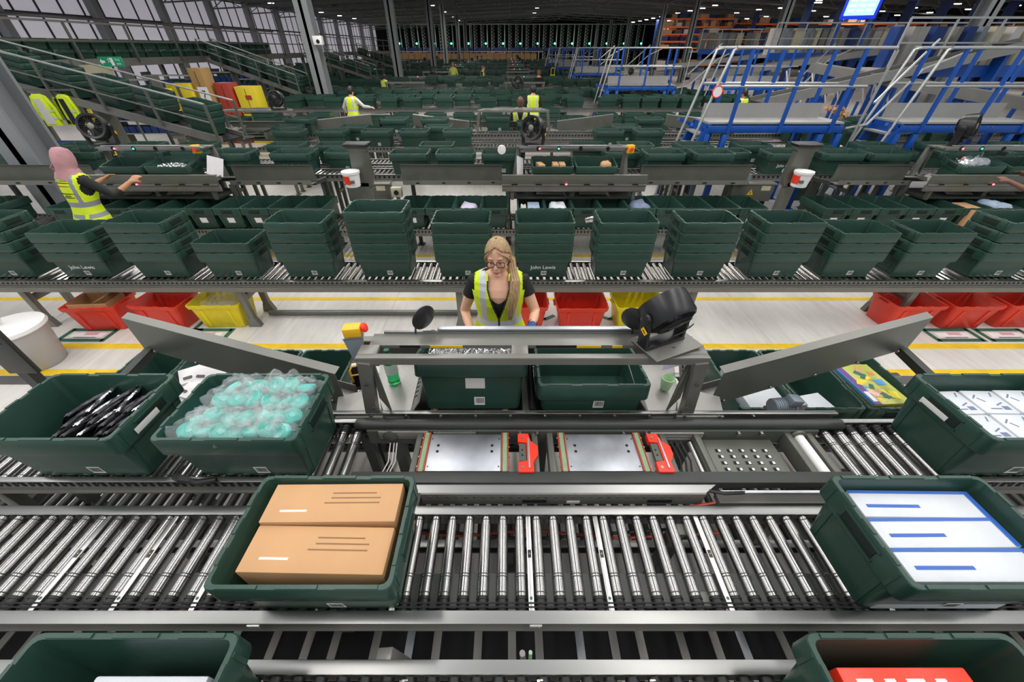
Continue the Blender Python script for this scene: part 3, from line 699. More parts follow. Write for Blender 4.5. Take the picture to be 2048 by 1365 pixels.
# ---------------------------------------------------------------- fans
def fan(name_loc, rz, label, tilt=0, k=1.0, plate=False):
    f = emp('fan', name_loc, rz, label, 'fan', 'black drum fans'); f.scale = (k, k, k)
    Mt = Matrix.Rotation(tilt, 4, 'X'); c = Vector((0, 0, .2)); My = (Mt @ Matrix.Rotation(R(90), 4, 'X')).to_3x3()   # local z -> -y (rear towards -y)
    b = MB(); b.lathe([(.118, -.085), (.142, -.09), (.146, -.07), (.146, .045), (.135, .062), (.128, .062), (.138, .04), (.138, -.07), (.118, -.078)], 'black_plastic', 32, My, c, caps=False); b.build('drum', f)
    b = MB()
    for i in range(40):
        t = 2 * math.pi * i / 40; d = Vector((math.cos(t), math.sin(t), 0)); b.tube([My @ (d * .045 + Vector((0, 0, .085))) + c, My @ (d * .09 + Vector((0, 0, .085))) + c, My @ (d * .132 + Vector((0, 0, .058))) + c], .0022, 'black_plastic', 5)
    for rr_ in (.07, .1): b.tube([My @ Vector((rr_ * math.cos(t), rr_ * math.sin(t), .084)) + c for t in [2 * math.pi * q / 28 for q in range(29)]], .002, 'black_plastic', 5)
    b.lathe([(.046, .06), (.048, .088), (.04, .094), (.012, .098)], 'black_plastic', 24, My, c); b.build('rear_grille', f)
    b = MB()
    for i in range(24):
        t = 2 * math.pi * i / 24; d = Vector((math.cos(t), math.sin(t), 0)); b.tube([My @ (d * .03 + Vector((0, 0, -.082))) + c, My @ (d * .125 + Vector((0, 0, -.082))) + c], .002, 'black_plastic', 5)
    b.lathe([(.034, -.078), (.036, -.088), (.03, -.093), (.01, -.094)], 'paint_grey', 20, My, c); b.build('front_grille', f)
    b = MB()
    for i in range(5):
        t = 2 * math.pi * i / 5; d = Vector((math.cos(t), math.sin(t), 0)); e = Vector((-d.y, d.x, 0))
        b.panel([My @ (d * .03 - e * .015 + Vector((0, 0, -.02))) + c, My @ (d * .12 - e * .05 + Vector((0, 0, -.03))) + c, My @ (d * .125 + e * .03 + Vector((0, 0, .02))) + c, My @ (d * .03 + e * .015 + Vector((0, 0, .015))) + c], .003, 'paint_dark')
    b.build('blade', f)
    b = MB()
    for s in (-1, 1):
        b.bar((s * .158, 0, .21), (s * .14, -.01, .01), .02, .07, 'black_plastic', (0, 1, 0)); b.lathe([(.035, 0), (.034, .016), (.02, .022)], 'black_plastic', 16, Matrix.Rotation(s * R(90), 3, 'Y'), (s * .155, 0, .2))
    b.box((0, -.01, .008), (.30, .09, .016), 'black_plastic', bev=.005); br = b.build('bracket', f)
    b = MB(); b.box((-.17, -.018, .13), (.003, .045, .03), 'tool_yellow', (R(30), 0, 0)); b.box((-.1718, -.018, .13), (.002, .026, .006), 'black_plastic', (R(30), 0, 0)); b.build('sticker', br)
    if plate:
        b = MB(); b.box((0.03, -.03, -.006), (.36, .24, .008), 'paint_grey', bev=.002)
        for p in ((.03, -.09), (.03, -.03)): b.cyl((p[0], p[1], -.002), (p[0], p[1], .004), .008, 'steel_rail', 10)
        b.tube([(.16, 0, .01), (.21, -.02, .05), (.2, -.04, .09), (.12, -.05, .06), (.05, -.05, .05)], .0035, 'black_plastic', 6); b.build('base_plate', f)
    return f
fan((.74, 1.45, 1.52), R(24), 'big black drum fan on a tilted plate at the blonde worker\'s station', R(32), .80, True)
b = MB(); b.lathe([(.0, -.006), (.05, -.008), (.064, -.002), (.065, .004), (.05, .014), (.01, .02)], 'black_plastic', 28, Euler((R(96), 0, R(-30))).to_matrix(), (.62, 1.52, 1.60)); b.tube([(.62, 1.535, 1.60), (.63, 1.53, 1.5)], .006, 'black_plastic', 8)
tag(b.build('round_mirror'), 'round black mirror half hidden behind the big drum fan', 'mirror')
fan((-6.0, 6.2, 1.51), math.pi + R(20), 'black drum fan behind the worker in a pink headscarf', R(18), 1.15)
fan((.36, 6.2, 1.51), math.pi - R(25), 'black drum fan above the tote of small cardboard boxes', R(10), 1.1)
fan((6.65, 6.2, 1.51), math.pi + R(35), 'black drum fan at the far right station near the white bucket', R(14), 1.15)
# ---------------------------------------------------------------- neighbour's panel, bin, motor
b = MB(); b.box((-3.32, 1.9, 1.2), (.20, .03, .62), 'paint_dark', bev=.004); b.box((-3.36, 1.93, .45), (.07, .06, .9), 'paint_dark'); b.cyl((-3.27, 1.88, 1.15), (-3.27, 1.888, 1.15), .01, 'steel_rail', 8)
tag(b.build('guard_plate'), 'dark grey upright panel at the left edge beside the white lidded bin', 'panel')
bn = emp('lidded_bin', (-4.98, 3.02, 0), 0, 'translucent white bin with white lid at the left edge of the aisle', 'bin')
b = MB(); b.lathe([(.19, 0), (.2, .01), (.255, .43), (.262, .435), (.25, .435), (.19, .02)], 'clear_bin', 32); b.build('tub', bn)
b = MB(); b.lathe([(.275, .43), (.28, .44), (.27, .47), (.2, .485), (.05, .49)], 'white_plastic', 32); b.build('lid', bn)
b = MB(); b.tube([(.045 * math.cos(t) - .05, .0, .56 + .045 * math.sin(t)) for t in [2 * math.pi * q / 20 for q in range(21)]], .012, 'white_plastic', 8); b.cyl((-.05, 0, .485), (-.05, 0, .52), .02, 'white_plastic', 10); b.build('handle', bn)
def motor(p, label, rz=0, k=1):
    m = emp('motor', p, rz, label, 'motor', 'grey drive motors'); m.scale = (k, k, k)
    b = MB(); b.cyl((-.15, 0, .07), (.03, 0, .07), .07, 'motor_grey', 20)
    for i in range(7): b.cyl((-.14 + i * .022, 0, .07), (-.132 + i * .022, 0, .07), .076, 'motor_grey', 20)
    b.cyl((.03, 0, .07), (.05, 0, .07), .085, 'motor_grey', 20); b.build('housing', m)
    b = MB(); b.box((.02, -.02, .15), (.12, .1, .08), 'motor_grey', (0, R(12), 0), .012); b.build('terminal_box', m)
    b = MB(); b.box((.1, 0, .06), (.1, .12, .13), 'tray_grey', bev=.01); b.build('gearbox', m)
    b = MB(); b.box((-.02, 0, -.006), (.26, .14, .02), 'paint_olive'); b.box((-.02, .0, -.08), (.05, .1, .14), 'paint_olive'); b.build('foot_plate', m)
    return m
motor((1.62, 1.49, .965), 'grey drive motor beside the transfer table below the right-hand chute', R(6), .62)
# ================================================================ tote lanes below the stations
def lane(y0, y1, z, label, x0=-9, x1=9.4):
    return conveyor(label, x0, x1, y0, y1, z, .075, .022, 60, .05, .1, 0, legs=(-7.5, -4, -.3, 3.9, 6.8) if x0 < -5 else (-2.75, 2.7), paint='paint_grey', slots=.05)
lane(1.57, 2.27, .535, 'low roller lane holding open totes under the blonde worker\'s station', -3.4, 3.2)
lane(5.34, 6.03, .535, 'low roller lane holding a long row of open totes under the second stations')
for i, x in enumerate((-2.58, -2.17, -1.76, -1.35)):
    tote(x, 1.91, .537, f'open green tote {["at the outer end", "second from the outer end", "third from the outer end", "next to the label tool"][i]} of the lane under the left-hand chute', 'totes in the lane under the chutes', rz=R(90), card=-1 if i == 0 else 0)
for i, x in enumerate((1.68, 2.09, 2.5)):
    tote(x, 1.91, .537, f'open green tote {["next to the fan station", "in the middle holding a white carton", "at the outer end holding a picture book"][i]} under the right-hand chute', 'totes in the lane under the chutes', rz=R(90), card=-1)
L2 = [('left', [-8.06 + .40 * i for i in range(14)]), ('middle', [-1.40 + .40 * i for i in range(4)] + [.33 + .40 * i for i in range(9)]), ('right', [4.75 + .40 * i for i in range(10)])]
for w, xs in L2:
    for i, x in enumerate(xs):
        if abs(x + 7.1) < .46: continue
        tote(x, 5.69, .537, f'open green tote, {ordw(i)} from left in the {w} lane run under second-row stations', 'open totes in the lane under the second stations', rz=R(90), card=-1 if rnd.random() < .6 else 0, bar=-1 if i == 0 else 0, logo=1 if (i == 0 and w == 'right') else 0)
# second-station totes
s2 = []
for x, w in ((-5.57, 'an empty tote being handled by the headscarf worker'), (-4.93, 'a tote of crumpled silver packs beside the headscarf worker'), (.64, 'a tote with small cardboard boxes'), (1.27, 'a tote with a tan bread-shaped parcel'), (6.84, 'a tote with shiny wrapped goods at the right edge'), (7.5, 'a dark empty tote at the far right edge')):
    _o = tote(x, 5.995, 1.04, f'green tote on a second-row station: {w}', H=.30); _o.rotation_euler = (R(9), 0, 0)
# ================================================================ floor bins
def bin_mesh(m):
    b = MB(); H = .33; hx, hy = .30, .20
    b.loft([rr(.225, .15, .03, 0), rr(.23, .155, .03, .006), rr(.272, .178, .035, H - .05), rr(.288, .192, .035, H - .045), rr(.298, .2, .04, H - .01), rr(.298, .2, .04, H), rr(.285, .188, .035, H), rr(.268, .174, .03, H - .02), rr(.225, .15, .028, .012)], m)
    for s in (-1, 1):
        b.box((s * .3, 0, H - .035), (.03, .12, .02), m, bev=.004)
        for q in (-.2, -.07, .07, .2): b.box((q, s * .196, H + .002), (.06, .012, .012), m, bev=.003)
        for q in (-.15, .15): b.box((q, s * .17, .14), (.03, .01, .24), m, (s * R(-5), 0, 0), .003)
    return b.mesh('storage_bin')
BR, BY = bin_mesh('red_plastic'), bin_mesh('yellow_plastic')
for x, y, r, me, lab in ((-4.8, 3.75, 4, BR, 'red floor bin holding an open cardboard box'), (-4.06, 3.78, -3, BR, 'red floor bin between the boxed red bin and the yellow bin'), (-3.40, 3.80, 2, BY, 'yellow floor bin filled with clear packaging near the left-hand bins'), (.16, 3.76, 0, BR, 'red floor bin half hidden behind the blonde worker'), (.84, 3.74, 0, BR, 'empty red floor bin in full view beside the blonde worker'), (1.52, 3.76, 2, BY, 'yellow floor bin half hidden behind the big drum fan'), (4.72, 3.78, 0, BR, 'red floor bin beside the conveyor leg, first of three at right'), (5.38, 3.78, 1, BR, 'red floor bin in the middle of the three at right'), (6.05, 3.8, 0, BR, 'red floor bin cut by the right picture edge')):
    tag(link('storage_bin', me, None, (x, y, .003), R(r)), lab, 'bin', 'plastic floor bins under the stack conveyor')
def card_box(loc, d, rz, label, group=None, open_=False, m='card', print_=False):
    b = MB(); x, y, z = d
    if open_:
        t = .006
        for c, s in (((0, 0, t / 2), (x, y, t)), ((x / 2, 0, z / 2), (t, y, z)), ((-x / 2, 0, z / 2), (t, y, z)), ((0, y / 2, z / 2), (x, t, z)), ((0, -y / 2, z / 2), (x, t, z))): b.box(c, s, m)
        b.box((x * .3, y * .1, z + .03), (x * .5, y * .9, t), m, (0, R(-25), 0)); b.box((-x * .05, y / 2 + .04, z + .02), (x * .9, .1, t), m, (R(30), 0, 0))
    else: b.box((0, 0, z / 2), d, m, bev=min(.004, z * .1))
    o = b.build('cardboard_box', None, loc, True, rz); tag(o, label, 'box', group)
    if print_:
        b = MB(); b.box((-x * .28, -y * .22, z + .0004), (x * .2, y * .05, .0008), 'paper')
        for k in range(3): b.box((x * .14 + (k % 2) * .01, -y * (.02 - .13 * k) , z + .0004), (x * (.42 - .04 * k), y * .03, .0008), 'card_ink')
        b.build('print', o)
    return o
card_box((-4.8, 3.73, .02), (.42, .26, .34), R(4), 'open cardboard box standing in the red floor bin', open_=True)
def crumple(sx, sy, sz, m, seed, seg=14, name='packet', amp=.22, flat=1):
    q = random.Random(seed); b = MB(); ph = [q.uniform(0, 6.28) for _ in range(8)]
    rings = []
    for i in range(9):
        a = -1.5 + 3.0 * i / 8; ring = []
        for k in range(seg):
            t = 2 * math.pi * k / seg; c = math.cos(a); 
            sq = lambda v, e=.55: math.copysign(abs(v) ** e, v)
            w = 1 + amp * (math.sin(3 * t + ph[0] + a * 2) * .5 + math.sin(5 * t + ph[1] - a * 3) * .35 + q.uniform(-.3, .3))
            ring.append((sx * sq(math.cos(t)) * abs(c) ** .5 * (1 + (w - 1) * .4), sy * sq(math.sin(t)) * abs(c) ** .5 * (1 + (w - 1) * .4), sz * math.sin(a) * w))
        rings.append(ring)
    b.loft(rings, m); return b.mesh(name, True, 50)
tag(link('packaging_film', crumple(.22, .14, .07, 'film', 3, 22), None, (-3.40, 3.8, .27)), 'crumpled clear packaging film in the yellow floor bin', 'film', kind='stuff')
tag(link('packaging_film', crumple(.2, .13, .1, 'film', 8, 22), None, (-3.40, 3.8, .13)), 'crumpled clear packaging film in the yellow floor bin', 'film', kind='stuff')
# ================================================================ goods in the near totes
tote(-1.165, 1.143, ZC + .002, 'dark green tote full of teal rolls in clear bags', H=.32, bar=-1)
tote(-1.92, 1.143, ZC + .002, 'dark green tote of black and silver flat packs at the left edge', H=.32, bar=-1)
tote(2.27, 1.143, ZC + .002, 'dark green tote of white printed packs at the right edge', H=.32, bar=-1)
tote(-.665, .64, ZA + .002, 'dark green tote carrying two large cardboard boxes on the front conveyor', H=.32, bar=-1)
tote(1.565, .64, ZA + .002, 'dark green tote of white and blue cartons on the front conveyor', H=.32, bar=-1)
tote(-1.07, .135, ZA + .002, 'dark green tote cut by the lower left picture corner', H=.32)
tote(1.15, .135, ZA + .002, 'dark green tote with a red box at the lower right picture edge', H=.32)
for o_, sx in ((bpy.data.objects['tote'], 0),): pass
def strip_label(o_, sx, y, z):
    b = MB(); b.box((sx * .3045, y, z), (.002, .13, .03), 'white_label', bev=.0005); b.build('label_strip', o_)
NEAR = {o_['label']: o_ for o_ in bpy.data.objects if o_.get('category') == 'tote'}
strip_label(NEAR['dark green tote of black and silver flat packs at the left edge'], 1, -.04, .26)
strip_label(NEAR['dark green tote of white printed packs at the right edge'], -1, .03, .255)
def roll_mesh():
    b = MB(); r = .012; b.lathe([(.006, 0), (.034, 0), (.037, .004), (.037, .02), (.034, .024), (.031, .018), (.027, .023), (.023, .018), (.019, .023), (.014, .018), (.011, .023), (.006, .022)], 'teal_plastic', 22); return b.mesh('roll')
RM = roll_mesh(); BG = [crumple(.06, .052, .036, 'film', 20 + i, 20, 'bag', .5) for i in range(4)]
q = random.Random(11); n = 0; Z0 = ZC + .009
b = MB()
for i in range(7):
    for j in range(4): b.lathe([(.006, 0), (.036, 0), (.036, .22), (.006, .22)], 'teal_plastic', 12, None, (-.225 + i * .072, -.115 + j * .075, 0))
tag(b.build('packed_rolls', None, (-1.165, 1.143, Z0)), 'lower layers of teal rolls packed in the teal tote', 'rolls', kind='stuff')
for j in range(4):
    for i in range(7):
        x = -.20 + i * .068 + q.uniform(-.012, .012); y = -.118 + j * .078 + q.uniform(-.01, .01)
        if i == 0 and j > 1: continue
        z = .262 + q.uniform(-.008, .014) + .012 * j
        r = emp('wrapped_roll', (-1.165 + x, 1.143 + y, Z0 + z), q.uniform(0, 6), 'teal roll in a crumpled clear bag in the teal tote', 'packet', 'teal rolls in clear bags'); r.rotation_euler = (q.uniform(-.2, .9), q.uniform(-.5, .5), q.uniform(0, 6)); r.scale = (1.12,) * 3
        link('roll', RM, r, (0, 0, -.012)); link('bag', BG[n % 4], r, (0, 0, .004)); n += 1
# black and silver packs
q = random.Random(4); PK = []
for m, nm_ in (('charcoal_pack', 'pack'), ('silver_pack', 'pack')):
    b = MB(); rings = []
    for i in range(9):
        f = i / 8; w = .075 * (1 - abs(f - .5) * .12); h = .007 + .004 * math.sin(math.pi * f)
        rings.append([Vector((w * math.copysign(abs(math.cos(t)) ** .6, math.cos(t)), (f - .5) * .2, h * math.copysign(abs(math.sin(t)) ** .7, math.sin(t)) + .004 * math.sin(6 * t + f * 9))) for t in [2 * math.pi * k / 20 for k in range(20)]])
    b.loft(rings, m); b.box((0, .106, 0), (.15, .014, .003), m); b.box((0, -.106, 0), (.15, .014, .003), m)
    PK.append(b.mesh('flat_pack', True, 60))
b = MB(); b.box((.06, 0, .085), (.36, .3, .17), 'charcoal_pack', (0, 0, 0), .02); tag(b.build('packed_goods', None, (-1.92, 1.143, Z0)), 'dark lower layer of packs in the black packs tote', 'goods', kind='stuff')
for i in range(18):
    col = i % 6; row = i // 6; k = 0 if row == 0 and col < 4 or q.random() < .3 else 1
    o = link('flat_pack', PK[1 - k if row else (1 if col % 2 else 0)], None, (-1.92 + -.10 + col * .062 + q.uniform(-.008, .008), 1.143 + .085 - row * .062 + q.uniform(-.008, .008), Z0 + .205 - .012 * row + .004 * col))
    o.rotation_euler = (R(-5), R(-38 - q.uniform(0, 12)), R(q.uniform(-14, 14))); o.scale = (1, .9 if row < 2 else .72, 1)
    tag(o, 'shiny flat pack leaning among others in the black packs tote', 'pack', 'black and silver flat packs')
# white printed packs
WP = MB(); WP.box((0, 0, .06), (.152, .145, .118), 'white_pack', bev=.006)
for x, y, a, w in ((-.045, .03, 40, .035), (-.03, .01, -50, .03), (.03, -.015, 25, .04), (-.01, -.045, 0, .05), (.045, .045, 60, .03)): WP.box((x, y, .1195), (w, .006, .001), 'slate_ink', (0, 0, R(a)))
WP.box((.04, -.04, .1195), (.03, .022, .001), 'slate_ink'); WPM = WP.mesh('printed_pack')
for k in range(2):
    for i in range(3):
        for j in range(2):
            o = link('printed_pack', WPM, None, (2.27 - .158 + i * .158, 1.143 - .075 + j * .15, Z0 + .002 + k * .125), R(rnd.uniform(-2, 2)))
            o.location.z += .004 * i * k
            tag(o, f'white printed pack, {ordw(i)} along the {"front" if j == 0 else "back"} row, {"upper" if k else "lower"} layer', 'pack', 'white printed packs in the tote at right')
card_box((-.655, .575, ZA + .012), (.49, .155, .285), R(-1), 'front one of the two large cardboard boxes in the moving tote', print_=True)
card_box((-.655, .735, ZA + .012), (.49, .150, .300), R(.5), 'back one of the two large cardboard boxes in the moving tote', print_=True)
WB = MB(); WB.box((0, 0, .13), (.47, .105, .255), 'white_pack', bev=.005); WB.box((.0, .047, .2585), (.47, .012, .001), 'blue_ink'); WB.box((.225, 0, .2585), (.02, .1, .001), 'blue_ink'); WB.box((-.1, -.01, .2585), (.2, .012, .001), 'blue_ink'); WBM = WB.mesh('carton')
for j in range(3):
    tag(link('carton', WBM, None, (1.575, .535 + j * .108, ZA + .012), R(rnd.uniform(-1.5, 1.5))), f'white and blue carton, {["front", "middle", "back"][j]} one of three in the front conveyor tote', 'carton', 'white and blue cartons')
b = MB(); b.box((0, 0, .135), (.36, .2, .27), 'red_paint', bev=.005)
for x, w in ((-.12, .045), (-.05, .03), (.02, .05), (.09, .03)): b.box((x, .045, .2712), (w, .06, .001), 'paper')
tag(b.build('box', None, (1.10, .165, ZA + .012)), 'red box with white print in the lower right tote', 'box')
b = MB(); b.box((.03, -.04, .1), (.36, .17, .2), 'charcoal_pack', bev=.02); b.box((.06, .075, .12), (.32, .045, .235), 'white_pack', bev=.006); tag(b.build('goods', None, (-1.07, .155, ZA + .012)), 'grey and white goods in the lower left tote', 'goods')
# goods in the lanes
b = MB(); b.box((0, 0, .012), (.26, .38, .024), 'book_cover', bev=.002); b.box((-.105, 0, .0245), (.05, .38, .001), 'book_purple'); b.box((-.132, 0, .02), (.004, .38, .02), 'book_blue')
for i in range(26):
    b.box((rnd.uniform(-.06, .1), rnd.uniform(-.16, .16), .0246 + i * .00005), (rnd.uniform(.02, .06), rnd.uniform(.02, .07), .0008), rnd.choice(['book_orange', 'book_blue', 'book_pink', 'green_paint', 'book_cover', 'yellow_plastic', 'card']), (0, 0, rnd.uniform(0, 3)))
b.box((-.1, -.12, .025), (.03, .09, .001), 'paper'); tag(b.build('picture_book', None, (2.5, 1.86, .80), True, R(3)), 'colourful picture book with purple spine lying in the outermost tote', 'book')
card_box((2.5, 1.88, .545), (.27, .44, .245), 0, 'brown box under the picture book', m='card_edge')
card_box((1.70, 1.85, .545), (.26, .40, .26), R(2), 'white carton in the tote next to the fan station', m='white_pack')
card_box((2.09, 1.74, .545), (.2, .18, .2), R(12), 'small white carton in the middle tote under the right-hand chute', m='white_pack')
for i, (dx, dy, dz, a) in enumerate(((0, 0, .26, 12), (.03, -.1, .275, -20), (-.05, .06, .285, 35), (.06, .05, .29, 5))):
    b = MB(); b.box((0, 0, 0), (.2, .14, .012), 'paper', (R(6 * i), R(-8 + 5 * i), 0), .002); b.box((-.05, -.03, .008), (.05, .02, .004), 'label_ink', (R(6 * i), R(-8 + 5 * i), 0))
    tag(b.build('leaflet', None, (-2.17 + dx, 1.9 + dy, .54 + dz), True, R(a)), f'white leaflet pack, {["bottom", "second", "third", "top"][i]} of the pile under the left-hand chute', 'leaflet', 'white leaflet packs')
b = MB(); b.box((0, 0, .12), (.25, .42, .24), 'white_pack', bev=.01); tag(b.build('packed_goods', None, (-2.17, 1.91, .545)), 'white goods under the leaflet packs', 'goods')
def goods(x, y, z, sx, sy, sz, m, label, seed, cat='packet'):
    return tag(link('packet', crumple(sx, sy, sz, m, seed, 18), None, (x, y, z + sz * 1.2)), label, cat)
X2 = L2[1][1]
goods(X2[2], 5.6, .585, .13, .2, .11, 'lavender', 'lilac wrapped garment in the third middle-lane tote', 31)
goods(X2[3], 5.6, .585, .10, .15, .05, 'pink_print', 'small pink packet in the fourth middle-lane tote', 32)
card_box((X2[4] + .04, 5.58, .547), (.17, .34, .27), 0, 'pale blue carton in the fifth middle-lane tote', m='pale_blue'); goods(X2[4] - .11, 5.55, .585, .05, .13, .11, 'cloth_white', 'patterned white packet beside the pale blue carton', 33)
goods(X2[5], 5.56, .585, .14, .2, .12, 'white_pack', 'crumpled white packet in the sixth middle-lane tote', 34)
goods(X2[6] + .06, 5.52, .585, .09, .14, .07, 'silver_pack', 'small silver packet in the seventh middle-lane tote', 35)
goods(X2[8], 5.58, .585, .14, .2, .13, 'slate_ink', 'slate blue garment in the ninth middle-lane tote', 36)
goods(X2[10], 5.5, .585, .1, .1, .07, 'white_pack', 'small white packet in the eleventh middle-lane tote', 37)
XR = L2[2][1]
card_box((XR[5], 5.55, .547), (.25, .36, .27), R(1), 'tan box in the lane tote at the far right', m='card'); goods(XR[6], 5.58, .585, .14, .22, .13, 'pale_blue', 'pale blue wrapped parcel in the lane tote at the far right', 39)
goods(L2[0][1][7], 5.58, .545, .12, .18, .1, 'charcoal_pack', 'dark packet in the lane tote behind the headscarf worker', 40)
z2 = 1.038 + DZ + .009
for i, (x, y, a) in enumerate(((.47, 5.95, 15), (.69, 5.96, 0), (.79, 5.96, 0))):
    card_box((x, y, z2), (.085, .2, .265), R(a), f'small cardboard box, {["leaning at the left end", "in the middle", "at the right end"][i]} in the second-row tote', 'small cardboard boxes', m='card')
goods(1.43, 5.95, z2 + .16, .08, .07, .06, 'card', 'tan bread-shaped parcel in the second-row tote', 41)
for i in range(7): goods(-4.93 - .18 + (i % 4) * .11, 5.95 + (i // 4) * .1, z2 + .08, .065, .06, .075, 'silver_pack', f'crumpled silver pack, {ordw(i)} in the tote beside the headscarf worker', 50 + i)
goods(6.84, 5.99, z2 + .06, .22, .13, .13, 'silver_pack', 'shiny wrapped goods in the tote at the right edge', 61)
# ---------------------------------------------------------------- floor markings
def stripe(x0, x1, y, w, m='yellow_paint', parent=None, z=.0015):
    b = MB(); b.box(((x0 + x1) / 2, y, z), (x1 - x0, w, .002), m); return b
# ================================================================ people
RINGS = [(.78, 0, .178, .122), (.88, 0, .176, .118), (.96, 0, .155, .104), (1.03, 0, .140, .096), (1.10, -.004, .147, .103), (1.18, -.012, .158, .118), (1.25, -.012, .168, .118), (1.30, -.004, .176, .104), (1.34, .004, .172, .085), (1.365, .006, .135, .068), (1.385, .006, .085, .060), (1.405, .004, .058, .054), (1.44, 0, .050, .050)]
def ringat(z):
    for a, b in zip(RINGS, RINGS[1:]):
        if z <= b[0]:
            f = max(0, (z - a[0]) / (b[0] - a[0])); return [a[i] + (b[i] - a[i]) * f for i in (1, 2, 3)]
    return RINGS[-1][1:]
def sup(t, e=.85): return math.copysign(abs(math.cos(t)) ** e, math.cos(t)), math.copysign(abs(math.sin(t)) ** e, math.sin(t))
def hand(b, w, d, n, m, k=1.0, curl=25, thumb=1):
    d = Vector(d).normalized(); n = Vector(n); n = (n - d * n.dot(d)).normalized(); s = d.cross(n) * thumb; w = Vector(w)
    for i, (o, L, r) in enumerate(((.028, .070, .0088), (.009, .078, .0092), (-.010, .073, .0088), (-.028, .058, .0078))):
        base = w + (d * .088 + s * o) * k; b.limb([w + (d * .008 + s * o * .6) * k, base], [.0135 * k, .0125 * k], m, 10)
        p = [base]; a = R(curl * (.5 + .12 * i)); L *= k
        for f in (.45, .32, .23):
            p.append(p[-1] + (d * math.cos(a) + n * math.sin(a)) * L * f); a += R(curl)
        b.limb(p, [r * 1.1 * k, r * k, r * .95 * k, r * .8 * k], m, 10)
    t0 = w + (d * .025 + s * .026) * k; t1 = t0 + (d * .03 + s * .026 + n * .012) * k; t2 = t1 + (d * .034 + s * .008 + n * .016) * k
    b.limb([t0, t1, t2], [.014 * k, .0115 * k, .0085 * k], m, 10)
def person(loc, rz, label, arms, lean=6, scale=1.0, skin='skin', shirt='cloth_black', sleeve=.45, vest='vest_lime', back=False, trousers='cloth_black', hair='short', hairm='hair_dark', pitch=18, yaw=0, roll=0, vox=.011, glove=False, glasses=False, face=False, band='vest_silver', group=None, legs=True, writing=False):
    P = emp('person', loc, rz, label, 'person', group); P.scale = (scale,) * 3
    ta = math.tan(R(lean))
    def Lf(p):
        p = Vector(p); dz = max(0, p.z - .86); return Vector((p.x, p.y - dz * ta, p.z - dz * ta * ta * .35))
    # head frame
    hc = Lf((0, -.012, 1.525)); HM = Matrix.Translation(hc) @ Matrix.Rotation(R(yaw), 4, 'Z') @ Matrix.Rotation(R(pitch), 4, 'X') @ Matrix.Rotation(R(roll), 4, 'Y')
    def hp(x, y, z): return HM @ Vector((x, y, z))
    b = MB()
    b.loft([[Lf((sup(t)[0] * rx, cy + sup(t)[1] * ry, z)) for t in [2 * math.pi * q / 24 for q in range(24)]] for z, cy, rx, ry in RINGS], skin)
    b.limb([Lf((0, .0, 1.36)), HM @ Vector((0, .02, -.07))], [.056, .05], skin, 14)
    rings = []
    for i in range(15):
        a = -1.5 + 3.0 * i / 14; z = .116 * math.sin(a); ring = []
        for q in range(24):
            t = 2 * math.pi * q / 24; x = .074 * math.cos(a) ** .8 * math.cos(t); y = .095 * math.cos(a) ** .8 * math.sin(t)
            if z < 0: f = (-z / .116); x *= 1 - .30 * f ** 1.6; y = y * (1 - .10 * f) - .012 * f if y < 0 else y * (1 - .45 * f)
            ring.append(hp(x, y, z))
        rings.append(ring)
    b.loft(rings, skin)
    b.limb([hp(0, -.088, .012), hp(0, -.1, -.012), hp(0, -.108, -.028)], [.009, .011, .012], skin, 10)
    for s in (-1, 1):
        b.ball(hp(s * .011, -.1, -.031), .008, skin, 8); b.ball(hp(s * .075, .008, -.005), (.010, .017, .028), skin, 10); b.ball(hp(s * .04, -.066, -.03), (.022, .02, .02), skin, 10); b.ball(hp(s * .032, -.08, .028), (.022, .012, .008), skin, 8)
    b.ball(hp(0, -.084, -.096), (.022, .018, .017), skin, 10); b.ball(hp(0, -.09, -.058), (.024, .014, .016), skin, 10)
    S = {}
    for s, pts in ((-1, arms[0]), (1, arms[1])):
        sh = Lf((s * .168, .004, 1.318)); S[s] = (sh, Vector(pts[0]), Vector(pts[1]))
        e, w = S[s][1], S[s][2]
        b.limb([Lf((s * .12, .004, 1.32)), sh, sh.lerp(e, .5), e, e.lerp(w, .35), w], [.045, .05, .043, .036, .035, .025], skin, 14)
        if not (glove and s == 1):
            d = (w - e).normalized(); hand(b, w, d, (-s * .5, -.2, -.8), skin, 1, 22, 1 if s > 0 else -1)
    if legs:
        for s in (-1, 1): b.limb([(s * .085, 0, .8), (s * .09, -.01, .45), (s * .09, .01, .1)], [.075, .05, .04], skin, 12)
    me = fuse(b, 'body', vox, 3); link('body', me, P)
    # shirt
    b = MB(); rg = [r for r in RINGS if r[0] <= 1.366]
    b.loft([[Lf((sup(t)[0] * (rx + .007), cy + sup(t)[1] * (ry + .007), z)) for t in [2 * math.pi * q / 28 for q in range(28)]] for z, cy, rx, ry in rg], shirt)
    for s in (-1, 1):
        sh, e, w = S[s]; pts = [Lf((s * .11, .004, 1.315)), sh]; rad = [.05, .06]
        if sleeve <= 1: pts += [sh.lerp(e, sleeve * .6), sh.lerp(e, sleeve)]; rad += [.054, .054]
        else: pts += [sh.lerp(e, .5), e, e.lerp(w, .4), e.lerp(w, sleeve - 1)]; rad += [.052, .045, .041, .034]
        b.tube(pts, rad, shirt, 16)
    sm_ = fuse(b, 'shirt', max(.009, vox) if not face else .006, 2)
    if face:
        t_ = bmesh.new(); t_.from_mesh(sm_); dl = []
        for f in t_.faces:
            c = f.calc_center_median()
            if (c.z > 1.205 + (c.x / .09) ** 2 * .12 and abs(c.x) < .085 and c.y < .01) or (c.z > 1.35 and abs(c.x) < .066): dl.append(f)
        bmesh.ops.delete(t_, geom=dl, context='FACES'); t_.to_mesh(sm_); t_.free()
    link('shirt', sm_, P)
